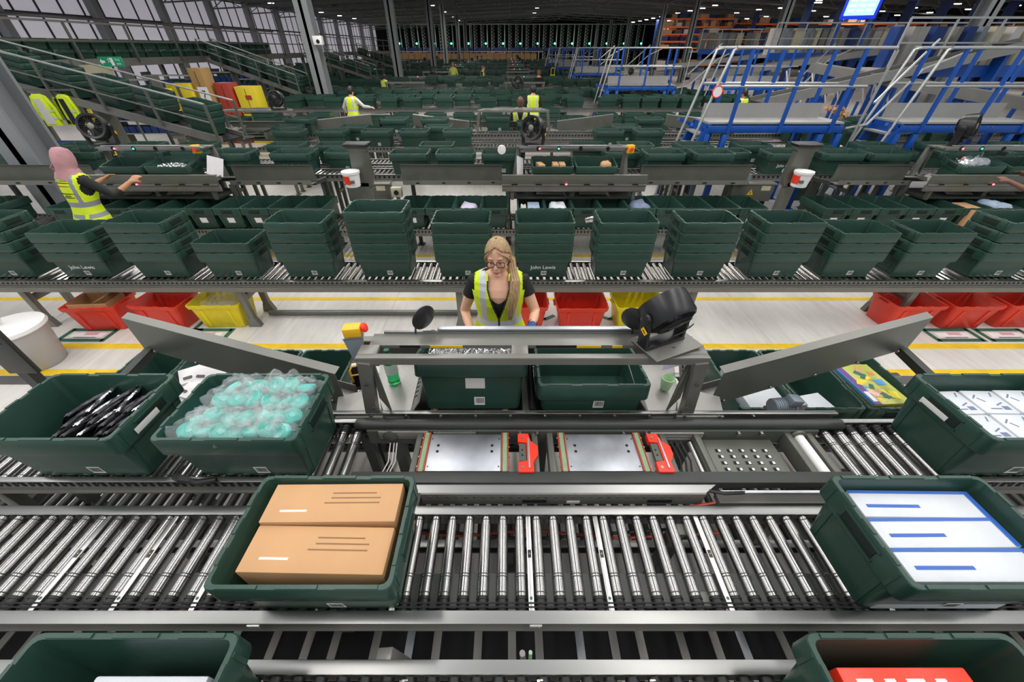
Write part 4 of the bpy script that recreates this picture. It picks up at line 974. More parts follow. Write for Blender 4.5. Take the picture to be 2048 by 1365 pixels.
    # vest
    if vest:
        b = MB(); nz, na = (110, 264) if face else (52, 132); zs = [.80 + (1.392 - .80) * i / (nz - 1) for i in range(nz)]
        V = []
        for z in zs:
            cy, rx, ry = ringat(z); g = .017 + .02 * max(0, (.95 - z) / .15) * .6
            V.append([b.bm.verts.new(Lf((sup(t)[0] * (rx + g), cy + sup(t)[1] * (ry + g), z + (.010 if z > 1.33 else 0)))) for t in [2 * math.pi * q / na for q in range(na)]])
        for i in range(nz - 1):
            for q in range(na):
                t = 2 * math.pi * (q + .5) / na; z = (zs[i] + zs[i + 1]) / 2; cy, rx, ry = ringat(z); x = sup(t)[0] * (rx + .017); y = cy + sup(t)[1] * (ry + .017)
                front = y < cy
                if abs(x) > .135 and ((y - .004) / .072) ** 2 + ((z - 1.235) / .085) ** 2 < 1: continue
                if abs(x) > .163 and z > 1.285: continue
                if front and z > 1.06 and abs(x) < min((z - 1.06) * .27, .068): continue
                if z > 1.368 and (abs(x) < .068 or (not front and z > 1.38)): continue
                m = vest
                if .083 < abs(x) < .124 and z > 1.03: m = band
                if back and (1.035 < z < 1.085 or .905 < z < .95): m = band
                if not back and (.985 < z < 1.035 or .86 < z < .90): m = band
                if back and .083 < abs(x) < .124 and z < 1.035: m = vest
                if front and abs(x) < .006: m = 'vest_trim'
                if front and 1.06 < z < 1.355 and abs(x) < min((z - 1.06) * .27, .068) + .010: m = 'vest_trim'
                b.bm.faces.new((V[i][q], V[i][(q + 1) % na], V[i + 1][(q + 1) % na], V[i + 1][q])).material_index = b.mi(m)
        loose = [v for v in b.bm.verts if not v.link_faces]
        for v in loose: b.bm.verts.remove(v)
        def sol(o):
            a = o.modifiers.new('s', 'SOLIDIFY'); a.thickness = .004; a.offset = 1
        link('vest', modded(b, 'vest', sol), P)
        if writing:
            b = MB(); q = random.Random(2)
            for k, (z, w) in enumerate(((1.325, .10), (1.305, .17), (1.27, .15), (1.19, .19), (1.165, .08), (1.145, .14))):
                cy, rx, ry = ringat(z); x = -w / 2
                while x < w / 2:
                    L = q.uniform(.008, .02); p = Lf((x + L / 2, cy + (ry + .017) * (1 - abs(x / (rx + .02)) ** 2.3) ** .42 + .006, z)); b.box(p, (L, .004, .009 if k else .006), 'red_edge' if k in (0, 2) else 'vest_trim'); x += L + .004
            b.build('printed_lines', P)
    # trousers and shoes
    if legs:
        b = MB()
        b.loft([[Vector((sup(t)[0] * rx, sup(t)[1] * ry, z)) for t in [2 * math.pi * q / 24 for q in range(24)]] for z, rx, ry in ((.76, .155, .11), (.82, .182, .128), (.90, .178, .122), (.97, .16, .11))], trousers)
        for s in (-1, 1): b.tube([(s * .088, 0, .86), (s * .09, 0, .7), (s * .092, -.01, .46), (s * .092, .012, .08)], [.092, .088, .066, .055], trousers, 16)
        link('trousers', fuse(b, 'trousers', .014, 2), P)
        for s in (-1, 1):
            b = MB(); b.limb([(s * .092, .03, .045), (s * .095, -.06, .042), (s * .1, -.14, .034)], [.042, .042, .032], 'cloth_black', 14); b.box((s * .096, -.055, .008), (.085, .27, .016), 'cloth_black', bev=.006); b.build('shoe', P)
    # hair
    if hair in ('short', 'long'):
        b = MB(); na, ne = 56, 30; V = {}
        for i in range(ne + 1):
            e = -1.15 + (1.15 + 1.5) * i / ne
            for q in range(na):
                a = 2 * math.pi * q / na; w = 1 + .012 * math.sin(9 * a) * math.cos(e)
                ph = math.degrees(a); V[i, q] = (e, a, hp(.084 * w * math.cos(e) * math.sin(a), -.106 * w * math.cos(e) * math.cos(a), .126 * math.sin(e) + (.004 if abs(ph - 180) > 170 else 0)))
        vv = {k: b.bm.verts.new(v[2]) for k, v in V.items()}
        for i in range(ne):
            for q in range(na):
                e, a, _ = V[i, q]; ph = math.degrees(a); ph = abs(ph if ph < 180 else ph - 360); ed = math.degrees(e)
                if hair == 'long':
                    if ph < 84 and ed < 50 - ph * .48: continue
                    if ph < 100 and ed < -24: continue
                else:
                    if ph < 75 and ed < 36 - ph * .25: continue
                    if ph < 110 and ed < -12: continue
                if ed < -52: continue
                b.bm.faces.new((vv[i, q], vv[i, (q + 1) % na], vv[i + 1, (q + 1) % na], vv[i + 1, q])).material_index = b.mi(hairm)
        for v in [v for v in b.bm.verts if not v.link_faces]: b.bm.verts.remove(v)
        def sol(o):
            a = o.modifiers.new('s', 'SOLIDIFY'); a.thickness = .010; a.offset = 0; c = o.modifiers.new('u', 'SUBSURF'); c.levels = 1
        hm = modded(b, 'hair', sol); 
        if not len(hm.materials): hm.materials.append(MT[hairm])
        H = link('hair', hm, P)
        if hair == 'long':
            b = MB()
            C = [hp(.02, .10, -.03), hp(.07, .075, -.085)] + [Lf(p) for p in ((.098, -.005, 1.40), (.112, -.085, 1.365), (.108, -.128, 1.29), (.092, -.142, 1.20), (.082, -.146, 1.12), (.078, -.147, 1.07))]
            for k in range(9):
                o = Vector(((k % 3 - 1) * .016, (k // 3 - 1) * .010, 0)); wv = [o * f for f in (.5, .7, .9, 1.1, 1.2, 1.15, .9, .5)]
                b.tube([c + w for c, w in zip(C, wv)], [.014, .016, .017, .017, .016, .015, .011, .004], hairm, 8)
            b.build('ponytail', H)
            for s in (-1, 1):
                b = MB(); b.tube([hp(s * .012, -.092, .088), hp(s * .055, -.080, .052), hp(s * .078, -.045, .012), hp(s * .084, -.012, -.03), hp(s * .074, .02, -.07)], [.003, .006, .007, .007, .003], hairm, 8); b.build('strand', H)
    if hair == 'hijab':
        b = MB()
        prof = [(.02, .132), (.06, .120), (.085, .085), (.098, .03), (.1, -.02), (.096, -.06), (.09, -.09)]
        rings = [[hp(r * .98 * math.cos(t), r * 1.1 * math.sin(t) + .008, z) for t in [2 * math.pi * q / 36 for q in range(36)]] for r, z in prof]
        for z, rx, ry in ((1.43, .1, .1), (1.40, .125, .108), (1.37, .15, .115), (1.345, .165, .118)):
            rings.append([Lf((rx * math.cos(t) * (1 + .03 * math.sin(7 * t)), ry * math.sin(t) + .01, z + (.03 * math.cos(t) if z < 1.4 else 0) + .008 * math.sin(5 * t))) for t in [2 * math.pi * q / 36 for q in range(36)]])
        b.loft(rings, hairm, True, False)
        for k in range(4): b.tube([hp(-.05 + .02 * k, .102, .03 - .02 * k), hp(.02 + .02 * k, .106, -.03 - .02 * k), hp(.07, .075, -.085 - .012 * k), Lf((.13, .05, 1.375 - .012 * k))], [.002, .005, .006, .003], hairm, 8)
        b.build('headscarf', P)
    if face:
        for s in (-1, 1):
            b = MB(); b.ball(hp(s * .032, -.0855, .004), (.014, .006, .006), 'eye_white', 12); b.ball(hp(s * .031, -.0905, .001), (.006, .003, .0045), 'eye_dark', 10); b.build('eye', P)
            b = MB(); b.tube([hp(s * .046, -.083, .006), hp(s * .032, -.0945, .0105), hp(s * .017, -.091, .005)], [.002, .0034, .002], 'brow', 6); b.tube([hp(s * .052, -.083, .025), hp(s * .034, -.0945, .032), hp(s * .014, -.094, .028)], [.0018, .0035, .003], 'brow', 6); b.build('eyebrow', P)
        b = MB(); b.tube([hp(-.023, -.097, -.066), hp(-.008, -.106, -.0625), hp(0, -.106, -.0635), hp(.008, -.106, -.0625), hp(.023, -.097, -.066)], [.001, .0042, .0038, .0042, .001], 'lip', 8); b.tube([hp(-.021, -.097, -.068), hp(0, -.105, -.0725), hp(.021, -.097, -.068)], [.001, .0055, .001], 'lip', 8); b.build('mouth', P)
    if glasses:
        b = MB()
        for s in (-1, 1):
            b.tube([hp(s * .034 + .027 * sup(t, .7)[0], -.108 + .006 * abs(math.cos(t)), .0 + .021 * sup(t, .7)[1]) for t in [2 * math.pi * q / 28 for q in range(29)]], .0029, 'glasses_frame', 6); b.tube([hp(s * .061, -.103, .008), hp(s * .081, -.02, .006), hp(s * .082, .01, .0)], .002, 'glasses_frame', 6)
        b.tube([hp(-.008, -.108, .002), hp(0, -.112, .006), hp(.008, -.108, .002)], .002, 'glasses_frame', 6); b.build('glasses', P)
    if glove:
        sh, e, w = S[1]; d = (w - e).normalized(); b = MB(); hand(b, w, (d * .4 + Vector((0, -.45, -.75))), (-.3, .5, -.2), 'glove_blue', 1.14, 34, 1); b.limb([w - d * .02, w + d * .03], [.032, .036], 'glove_blue', 14)
        link('glove', fuse(b, 'glove', .0045, 2), P)
        b = MB(); b.tube([w - d * .035 + Vector((.03 * math.cos(t), .03 * math.sin(t) * .6, .03 * math.sin(t) * .8)) for t in [2 * math.pi * q / 20 for q in range(21)]], .004, 'black_plastic', 6); b.build('wristband', P)
    return P
person((-.07, 2.42, 0), 0, 'blonde worker with glasses, lime vest and blue glove, looking down behind the station', [((-.262, .0, 1.04), (-.195, -.20, .95)), ((.262, -.10, 1.10), (.228, -.30, 1.10))], lean=6, scale=1.018, hair='long', hairm='hair_blonde', pitch=9, yaw=-9, roll=-4, vox=.0048, glove=True, glasses=True, face=True)
person((-5.4, 4.82, 0), math.pi - R(12), 'worker in pink headscarf and lime vest seen from behind, handling a tote', [((-.33, -.16, 1.12), (-.36, -.40, 1.22)), ((.30, -.2, 1.10), (.2, -.48, 1.2))], lean=8, scale=1.04, skin='skin_tan', back=True, hair='hijab', hairm='hijab', sleeve=1.25, band='vest_grey', pitch=18, yaw=10, writing=True)
R0 = [((-.25, -.05, 1.05), (-.2, -.3, 1.0)), ((.25, -.05, 1.05), (.2, -.3, 1.0))]
person((.3, 11.3, 0), 0, 'bald worker in lime vest facing forward, bending over a tote', R0, lean=14, scale=1.05, skin='skin_dark', hair='bald', pitch=42, sleeve=1.5, vox=.016)
person((.76, 13.75, 0), math.pi, 'dark-haired worker in lime vest seen from behind, standing near the bald worker', R0, lean=4, scale=1.08, back=True, hair='short', sleeve=1.5, vox=.016, writing=False)
person((-4.85, 13.6, 0), math.pi - R(18), 'worker in lime vest and lime trousers reaching over totes', [((-.33, -.12, 1.15), (-.38, -.4, 1.1)), ((.36, -.1, 1.1), (.5, -.32, 1.0))], lean=8, scale=1.06, back=True, hair='short', shirt='cloth_white', sleeve=1.9, trousers='vest_lime', vox=.016)
person((7.3, 13.75, 0), math.pi + R(25), 'worker in lime vest framed by the blue crossover steps', R0, lean=5, scale=1.02, skin='skin_tan', back=True, hair='short', sleeve=1.5, vox=.016)
person((1.5, 22.6, 0), math.pi, 'brown-haired worker in black without a vest in the middle of the hall', R0, lean=5, scale=1.1, vest=None, hair='short', hairm='hair_brown', sleeve=.6, vox=.02)
person((-6.2, 22.6, 0), math.pi, 'worker in black and lime bending between tote rows in front of a grey column', R0, lean=16, scale=1.0, back=True, hair='short', sleeve=1.5, vox=.02)
person((-3.75, 31.3, 0), math.pi, 'worker in lime vest standing far down the hall before the cardboard wall', R0, lean=5, scale=1.15, back=True, hair='short', hairm='hair_blonde', shirt='vest_lime', sleeve=1.6, vox=.025)
person((-1.65, 29.0, 0), R(70), 'worker in lime vest turned sideways far down the hall', R0, lean=5, scale=1.08, hair='short', hairm='hair_brown', sleeve=.6, vox=.025)
person((3.0, 31.3, 0), math.pi, 'worker in black with lime stripes far down the hall near the blue platforms', R0, lean=3, scale=1.12, vest='cloth_black', band='vest_lime', back=True, hair='short', sleeve=1.5, vox=.025)
person((7.2, 4.95, 0), math.pi + R(30), 'worker at the right picture edge reaching towards the station', [((-.3, -.2, 1.1), (-.28, -.46, 1.2)), ((.36, -.2, 1.12), (.3, -.5, 1.2))], lean=8, scale=1.04, skin='skin_dark', back=True, hair='short', sleeve=1.2, vox=.016)
# ================================================================ setting
XL, XR_, YF = -26, 46, 95
def struct(b, name, parent=None, smooth=False):
    o = b.build(name, parent, None, smooth)
    if parent is None: o['kind'] = 'structure'
    return o
b = MB(); b.box(((XL + XR_) / 2, YF / 2 - 3, -.1), (XR_ - XL, YF + 8, .2), 'floor'); fl = struct(b, 'floor')
for x0, x1, y, w in ((-12, 14, 4.30, .075), (-12, 14, 3.29, .085), (-9, -2.55, 2.86, .085), (2.62, 9, 2.86, .085), (-12, 14, 5.62, .08)):
    stripe(x0, x1, y, w).build('yellow_line', fl, None, False)
b = MB(); b.box((-5.7, 2.74, .004), (6.4, .12, .006), 'kerb_dark'); b.box((5.9, 2.74, .004), (6.4, .12, .006), 'kerb_dark'); b.build('floor_trim', fl)
def green_mark(x, y, w=.5, d=.3):
    b = MB(); t = .055
    for c, s in (((x, y - d / 2), (w, t)), ((x, y + d / 2), (w, t)), ((x - w / 2, y), (t, d + t)), ((x + w / 2, y), (t, d + t))): b.box((c[0], c[1], .0015), (s[0], s[1], .002), 'green_paint')
    b.box((x, y, .0018), (w - .14, d - .12, .002), 'paper'); b.box((x + .03, y + .02, .0032), (w * .3, .05, .0006), 'pink_print'); b.box((x, y - .05, .0032), (w * .5, .012, .0006), 'label_ink')
    b.build('floor_mark', fl, None, False)
for x in (-4.92, -3.55, .84, 1.5, 5.2, 5.82, 6.5): green_mark(x, 3.50, .52, .2)
b = MB()
for x in (.45, 1.25): 
    for y in (3.62, 3.86):
        for s in (-1, 1): b.box((x + s * .06, y, .0015), (.16, .055, .002), 'green_paint', (0, 0, s * R(35 if y > 3.7 else -35)))
for x in (-3.95, -3.75): b.box((x, 3.6, .0015), (.22, .05, .002), 'green_paint'); b.box((x, 3.7, .0015), (.05, .2, .002), 'green_paint')
b.build('floor_mark', fl, None, False)
# roof with trusses
b = MB(); ze, zr, xr = 6.1, 7.6, 9.0
b.panel([(XL, 11, ze), (xr, 11, zr), (xr, YF, zr), (XL, YF, ze)], .08, 'roof_dark'); b.panel([(xr, 11, zr), (XR_, 11, ze), (XR_, YF, ze), (xr, YF, zr)], .08, 'roof_dark'); rf = struct(b, 'ceiling')
for y in range(14, YF, 6):
    b = MB()
    for x0, z0, x1, z1 in ((XL, ze, xr, zr), (xr, zr, XR_, ze)):
        b.bar((x0, y, z0 - .12), (x1, y, z1 - .12), .14, .2, 'roof_steel'); b.bar((x0, y, z0 - .75), (x1, y, z1 - .95), .1, .1, 'roof_steel')
        n = 14
        for i in range(n):
            f, g = i / n, (i + .5) / n; h = (i + 1) / n
            P = lambda k, dz: (x0 + (x1 - x0) * k, y, z0 + (z1 - z0) * k - dz)
            b.bar(P(f, .75 + .2 * f), P(g, .15), .05, .05, 'roof_steel'); b.bar(P(g, .15), P(h, .75 + .2 * h), .05, .05, 'roof_steel')
    b.build('roof_truss', rf)
for i in range(12):
    f = i / 11; x = XL + (XR_ - XL) * f; z = (ze + (zr - ze) * (x - XL) / (xr - XL)) if x < xr else (zr + (ze - zr) * (x - xr) / (XR_ - xr))
    b = MB(); b.box((x, 53, z - .08), (.1, 84, .12), 'roof_steel'); b.build('roof_purlin', rf)
# left wall with translucent panels
b = MB(); b.box((XL - .1, YF / 2, 3.0), (.2, YF, 6.2), 'wall_panel'); wl = struct(b, 'wall_left')
y = 12.0
b = MB(); i = 0
while y < 94:
    b.box((XL + .03, y, 3.0), (.06, .09, 6.2), 'mullion'); y += 1.42
b.build('wall_mullion', wl)
for z, t in ((4.15, .12), (2.1, .1)):
    b = MB(); b.box((XL + .05, 53, z), (.1, 84, t), 'mullion'); b.build('wall_rail', wl)
b = MB(); b.tube([(XL + .8, 14, 4.0), (XL + .8, 52, 4.0)], .07, 'steel_rail', 12); b.build('wall_pipe', wl)
for y in range(13, 94, 6):
    b = MB(); b.box((XL + .28, y, 3.0), (.5, .42, 6.2), 'column_grey'); b.build('wall_post', wl)
b = MB(); b.box((XR_ + .1, YF / 2, 3.0), (.2, YF, 6.2), 'wall_black'); struct(b, 'wall_right')
b = MB(); b.box(((XL + XR_) / 2, YF + .1, 3.8), (XR_ - XL, .2, 7.8), 'wall_black'); struct(b, 'wall_back')
# columns
COLY = []
for X, w in ((-7.0, .46), (16.4, .42)):
    for i in range(-1, 7):
        if X > 0 and i < 0: continue
        y = (6.32, 17.1, 29.4, 43.65, 52.5, 66.95, 78.5, 90)[i + 1]
        if y < 10: X = -7.3
        else: X = -7.0 if X < 0 else X
        b = MB(); zt = 6.2 if y > 12 else 6.4
        b.box((0, 0, zt / 2), (w * .22, w, zt), 'column_grey'); b.box((0, -w * .45, zt / 2), (w, w * .1, zt), 'column_grey'); b.box((0, w * .45, zt / 2), (w, w * .1, zt), 'column_grey'); b.box((0, 0, .02), (w * 1.3, w * 1.3, .04), 'column_grey')
        COLY.append(y); o = b.build('column', None, (X, y, 0), False); o['kind'] = 'structure'
cm = emp('security_camera', (-6.75, 16.85, 2.85), 0, 'white security camera fixed to a grey column', 'camera'); b = MB(); b.box((.1, -.05, 0), (.32, .2, .26), 'white_plastic', bev=.03); b.build('camera_box', cm); b = MB(); b.cyl((.12, -.16, -.03), (.12, -.15, -.03), .06, 'void', 14); b.build('lens', cm); b = MB(); b.bar((-.1, .05, -.05), (.1, 0, 0), .05, .05, 'white_plastic'); b.build('bracket', cm)
# ================================================================ repeating rows beyond the second stations
NT = [0]
def row_label(line, i): return f'dark green tote, {ordw(i)} from left on the {line.replace("second ", "") if line[:6] != "second" else line.replace("second stations", "stations")}'
LINES = [(y_, f'{n_} busy roller line behind the second stations', z_, 1) for y_, n_, z_ in ((6.46, 'first', 1.07), (6.95, 'second', .99), (7.51, 'third', .99), (8.95, 'fourth', .99), (9.52, 'fifth', .99), (10.0, 'sixth', 1.07))]
HX = {0: [-9.6, -8.5, -7.3, -4.55, -3.55, -1.62, -.87, -.12, 2.55, 3.35, 4.55, 5.45, 6.2, 9.4],
      1: [-8.9, -7.5, -6.4, -5.55, -4.85, -3.75, -2.9, 2.0, 2.9, 3.9, 5.0, 5.9, 6.8, 7.9, 9.1],
      2: [-9.5, -8.1, -6.9, -5.9, -4.2, -3.3, -1.35, 1.5, 2.4, 3.5, 4.6, 5.7, 6.9, 8.2, 9.6],
      3: [-4.6, -3.7, -2.76, -1.97, -1.07, 2.1, 2.95, 6.6, 7.5, 9.4],
      4: [-4.9, -3.4, -1.55, 2.6, 6.5, 8.0, 9.5],
      5: [-4.8, -2.63, -1.7, 3.25, 5.0, 6.6, 7.9]}
for li, (y, nm_, z, k) in enumerate(LINES):
    c = conveyor(f'{nm_[:nm_.index(" roller")]} roller line of totes behind the second stations', -11.5 if 0 < li < 3 else -6.8 if li == 0 else -5.3, 12, y - .205, y + .205, z, .075, .025, 40 if li == 0 else 0, .04, .1, 0, legs=(-4.8, -3, 0, 3, 6, 9), slots=.075)
    for i, x in enumerate(HX[li]):
        if li == 0 and x < -7: continue
        tote(x * (.95 if li < 3 else 1), y + rnd.uniform(-.004, .004), z + .002, row_label(nm_, i), 'totes on the lines behind the second stations', H=.30, bar=-1 if rnd.random() < .6 else 0, logo=-1 if (li, i) in ((0, 4), (0, 10), (1, 4), (1, 12), (5, 0)) else 0, slots=li < 2)
motor((-2.28, 6.13, 1.02), 'grey drive motor on the guarded drive box between second-row stations', R(90)); motor((3.6, 6.13, 1.02), 'grey drive motor beside the white bucket with red label', R(90)); motor((-2.3, 9.23, 1.05), 'small grey drive motor behind the lettered totes', R(80))
for x, lab in ((-2.3, 'olive drive guard box with yellow warning triangle'), (4.0, 'olive drive guard box under the motor at right')):
    g = emp('guard_box', (x * .95, 6.145, 0), 0, lab, 'guard'); b = MB(); b.box((0, 0, .86), (.66, .19, .26), 'paint_olive', bev=.008); b.box((0, -.01, .99), (.7, .2, .02), 'paint_grey'); b.box((.2, -.097, .93), (.14, .004, .07), 'beige'); b.build('casing', g)
    b = MB(); b.prism([(-.05, 0), (.05, 0), (0, .085)], .003, 'yellow_paint', Matrix.Translation((-.02, -.0965, .83)) @ Matrix.Rotation(R(90), 4, 'X')); b.box((-.02, -.101, .86), (.012, .002, .03), 'void'); b.build('warning_sign', g)
    for s in (-1, 1): b = MB(); b.box((s * .28, 0, .37), (.06, .06, .74), 'void'); b.build('leg', g)
for x, y, lab in ((-1.9, 5.22, 'tapered olive equipment stand holding the white bucket left of centre'), (3.74, 5.22, 'tapered olive equipment stand with the white bucket on the right')):
    s = emp('equipment_stand', (x, y, 0), 0, lab, 'stand')
    b = MB(); b.box((0, 0, .625), (.12, .1, 1.25), 'paint_olive', bev=.004); b.box((0, 0, .01), (.25, .25, .02), 'paint_olive'); b.build('post', s)
    b = MB(); b.loft([rr(.09, .05, .01, 1.2), rr(.13, .05, .01, 1.3), rr(.11, .05, .01, 1.62), rr(.14, .06, .01, 1.64), rr(.14, .06, .01, 1.70)], 'paint_olive'); b.build('hood', s)
    b = MB(); b.loft([rr(.15, .09, .02, 1.68), rr(.16, .10, .03, 1.705), rr(.15, .09, .02, 1.715)], 'black_plastic'); b.build('visor', s)
    w = emp('bucket', (x + (-.10 if x < 0 else .0), y - .17, 1.24), R(200 if x < 0 else 150), f'white wipes bucket with red label hung on the {"left" if x < 0 else "right"}-hand olive stand', 'bucket', 'white wipes buckets')
    b = MB(); b.lathe([(.085, 0), (.09, .005), (.105, .16), (.1, .16)], 'white_plastic', 24); b.build('tub', w); b = MB(); b.lathe([(.112, .155), (.115, .165), (.113, .185), (.05, .195), (.02, .2)], 'white_plastic', 24); b.build('lid', w)
    b = MB(); b.lathe([(.098, .04), (.1065, .14)], 'red_plastic', 24, None, (0, 0, 0), False)
    bm_ = b.bm; bmesh.ops.delete(bm_, geom=[f for f in bm_.faces if f.calc_center_median().x < .03], context='FACES'); b.build('label', w)
    b = MB(); b.bar((.0, .05, .08), (.0, .14, .08), .05, .03, 'paint_olive'); b.build('bracket', w)
sw = emp('control_box', (-1.7, 5.9, .92), 0, 'pale switch box with dark knob beside the olive guard box', 'switch'); b = MB(); b.box((0, 0, 0), (.16, .08, .14), 'beige', bev=.01); b.build('casing', sw); b = MB(); b.cyl((0, -.055, 0), (0, -.04, 0), .035, 'void', 14); b.build('knob', sw); b = MB(); b.box((0, .02, -.47), (.05, .05, .8), 'paint_olive'); b.build('post', sw)
for x, rzz, lab in ((-4.62, 18, 'white instruction sheet clipped beside the headscarf worker\'s station'), (.18, 60, 'white instruction sheet hanging under the second-row fan')):
    b = MB(); b.panel([(-.1, 0, -.13), (.1, 0, -.13), (.1, 0, .13), (-.1, 0, .13)], .004, 'paper'); o = b.build('instruction_sheet', None, (x * .95, 6.03, 1.25)); o.rotation_euler = (R(-12), R(20), R(rzz)); tag(o, lab, 'paper')
for x in (-4.86, 1.98):
    e = emp('emergency_stop', (x * .95 - (.0 if x < 0 else .08), 6.12, 1.47), R(10), f'yellow emergency stop box on the second-row station {"near the headscarf worker" if x < 0 else "in the middle"}', 'switch'); b = MB(); b.box((0, 0, 0), (.11, .07, .11), 'tool_yellow', bev=.008); b.build('switch_box', e); b = MB(); b.lathe([(.014, 0), (.015, .014), (.03, .016), (.028, .03)], 'red_paint', 14, Matrix.Rotation(R(90), 3, 'X'), (0, -.035, 0)); b.build('button', e)
b = MB(); b.lathe([(.02, 0), (.06, .004), (.06, .05), (.02, .054)], 'paper', 20, Matrix.Rotation(R(90), 3, 'X')); tag(b.build('tape_roll', None, (-.1, 6.1, 1.47)), 'white tape roll on the end of the second-row station', 'tape')
# next period: station facing the camera, stack line, second aisle
PY = 8.86
for n_, (x, lab) in enumerate(((-5.9, 'far packing station left of the columns facing this way'), (.115, 'far packing station of the bald worker'), (6.4, 'far packing station below the blue crossover steps'))):
    station((x, 1.4 + PY, 0), 0, lab, f'far side chute left of the {"left" if n_ == 0 else "middle" if n_ == 1 else "right"} far station', f'far side chute right of the {"left" if n_ == 0 else "middle" if n_ == 1 else "right"} far station')
tote(-.25, 1.62 + PY, 1.04, 'greyish green tote on the bald worker\'s far station', H=.32, bar=-1); tote(.5, 1.62 + PY, 1.04, 'shallow green tote beside the bald worker', H=.205)
fan((-5.35, 10.24, 1.51), R(5), 'black drum fan in the third row left of the lime-trousered worker', R(-10), 1.1)
fan((.3, 15.1, 1.5), R(5), 'black drum fan far down the hall behind the dark-haired worker', R(-10), 1.2)
stack_conveyor(3.86 + PY, 'far stack conveyor across the middle of the hall', 0, -10, 9)
conveyor('far lane of open totes behind the middle-hall stacks', -8.2, 9, 5.34 + PY, 6.03 + PY, .535, .15, .025, 0, .05, .1, 0, legs=(-8, -2, 4), slots=0)
for k, dy in enumerate((6.46, 6.95, 7.51, 8.95, 9.52, 10.0)):
    nmx = ['first', 'second', 'third', 'fourth', 'fifth', 'sixth'][k]
    conveyor(f'{nmx} far roller line behind the far lane', -7.9, 9, dy + PY - .2, dy + PY + .2, 1.0, .15, .03, 0, .05, .12, 0, legs=(-7, -4, 2, 8), slots=0)
# everything deeper: one countless mass of totes and rows of conveyors
b = MB(); q = random.Random(21)
def ft(x, y, z, w=.6, d=.4, h=.3):
    o = .03; hx, hy = w / 2, d / 2
    b.loft([rr(hx - .04, hy - .03, .01, z, 0), rr(hx - .02, hy - .02, .01, z + h - .1, 0), rr(hx, hy, .01, z + h - .095, 0), rr(hx, hy, .01, z + h, 0), rr(hx - .02, hy - .02, .01, z + h, 0), rr(hx - .04, hy - .04, .01, z + .02, 0)], 'tote_green')
    for f in (): pass
def ft_at(x, y, z, **k):
    if (abs(x + 7) < .6 or abs(x - 16.4) < .6) and any(abs(y - c) < .55 for c in COLY): return
    if x < -24.8: return
    n0 = len(b.bm.verts); ft(0, 0, z, **k); b.bm.verts.ensure_lookup_table()
    for v in b.bm.verts[n0:]: v.co.x += x; v.co.y += y
x = -9.6
while x < 8.6:
    if not -.3 < x < 1.0 and not -4.6 < x < -3.7:
        for m_ in range(q.choice((3, 3, 4, 2))): ft_at(x, 3.86 + PY, ZS + m_ * .108)
    x += .83
x = -7.9
while x < 8.6: ft_at(x, 5.69 + PY, .54, w=.4, d=.6); x += q.choice((.41, .41, .41, .9))
for dy in (6.46, 6.95, 7.51, 8.95, 9.52, 10.0):
    x = -7.5
    while x < 8.6: ft_at(x, dy + PY, 1.0); x += q.choice((.66, .7, .8, 1.1, 1.5))
for k in range(2, 5):
    Y = PY * k; W = 14 + 2.2 * k
    for dy in (6.46, 7.51, 8.95, 10.0):
        x = -W
        while x < 8.4: ft_at(x, dy + Y, 1.0); x += q.choice((.68, .75, .9, 1.4))
    x = -W
    while x < 8.4:
        for m_ in range(3): ft_at(x, 3.86 + Y, ZS + m_ * .108)
        x += .83
    x = -W
    while x < 8.4: ft_at(x, 5.7 + Y, 1.2 if q.random() < .15 else .5); x += q.choice((.66, .66, 1.2))
for k in range(5, 8):
    Y = PY * k; W = 24
    for dy, z in ((3.86, .9), (6.46, 1.0), (8.95, 1.0)):
        x = -W
        while x < 8.4: ft_at(x, dy + Y, z); x += q.choice((.7, .8, 1.2))
tag(b.build('tote', None, None, False), 'countless dark green totes filling the conveyor rows far down the hall', 'totes', kind='stuff')
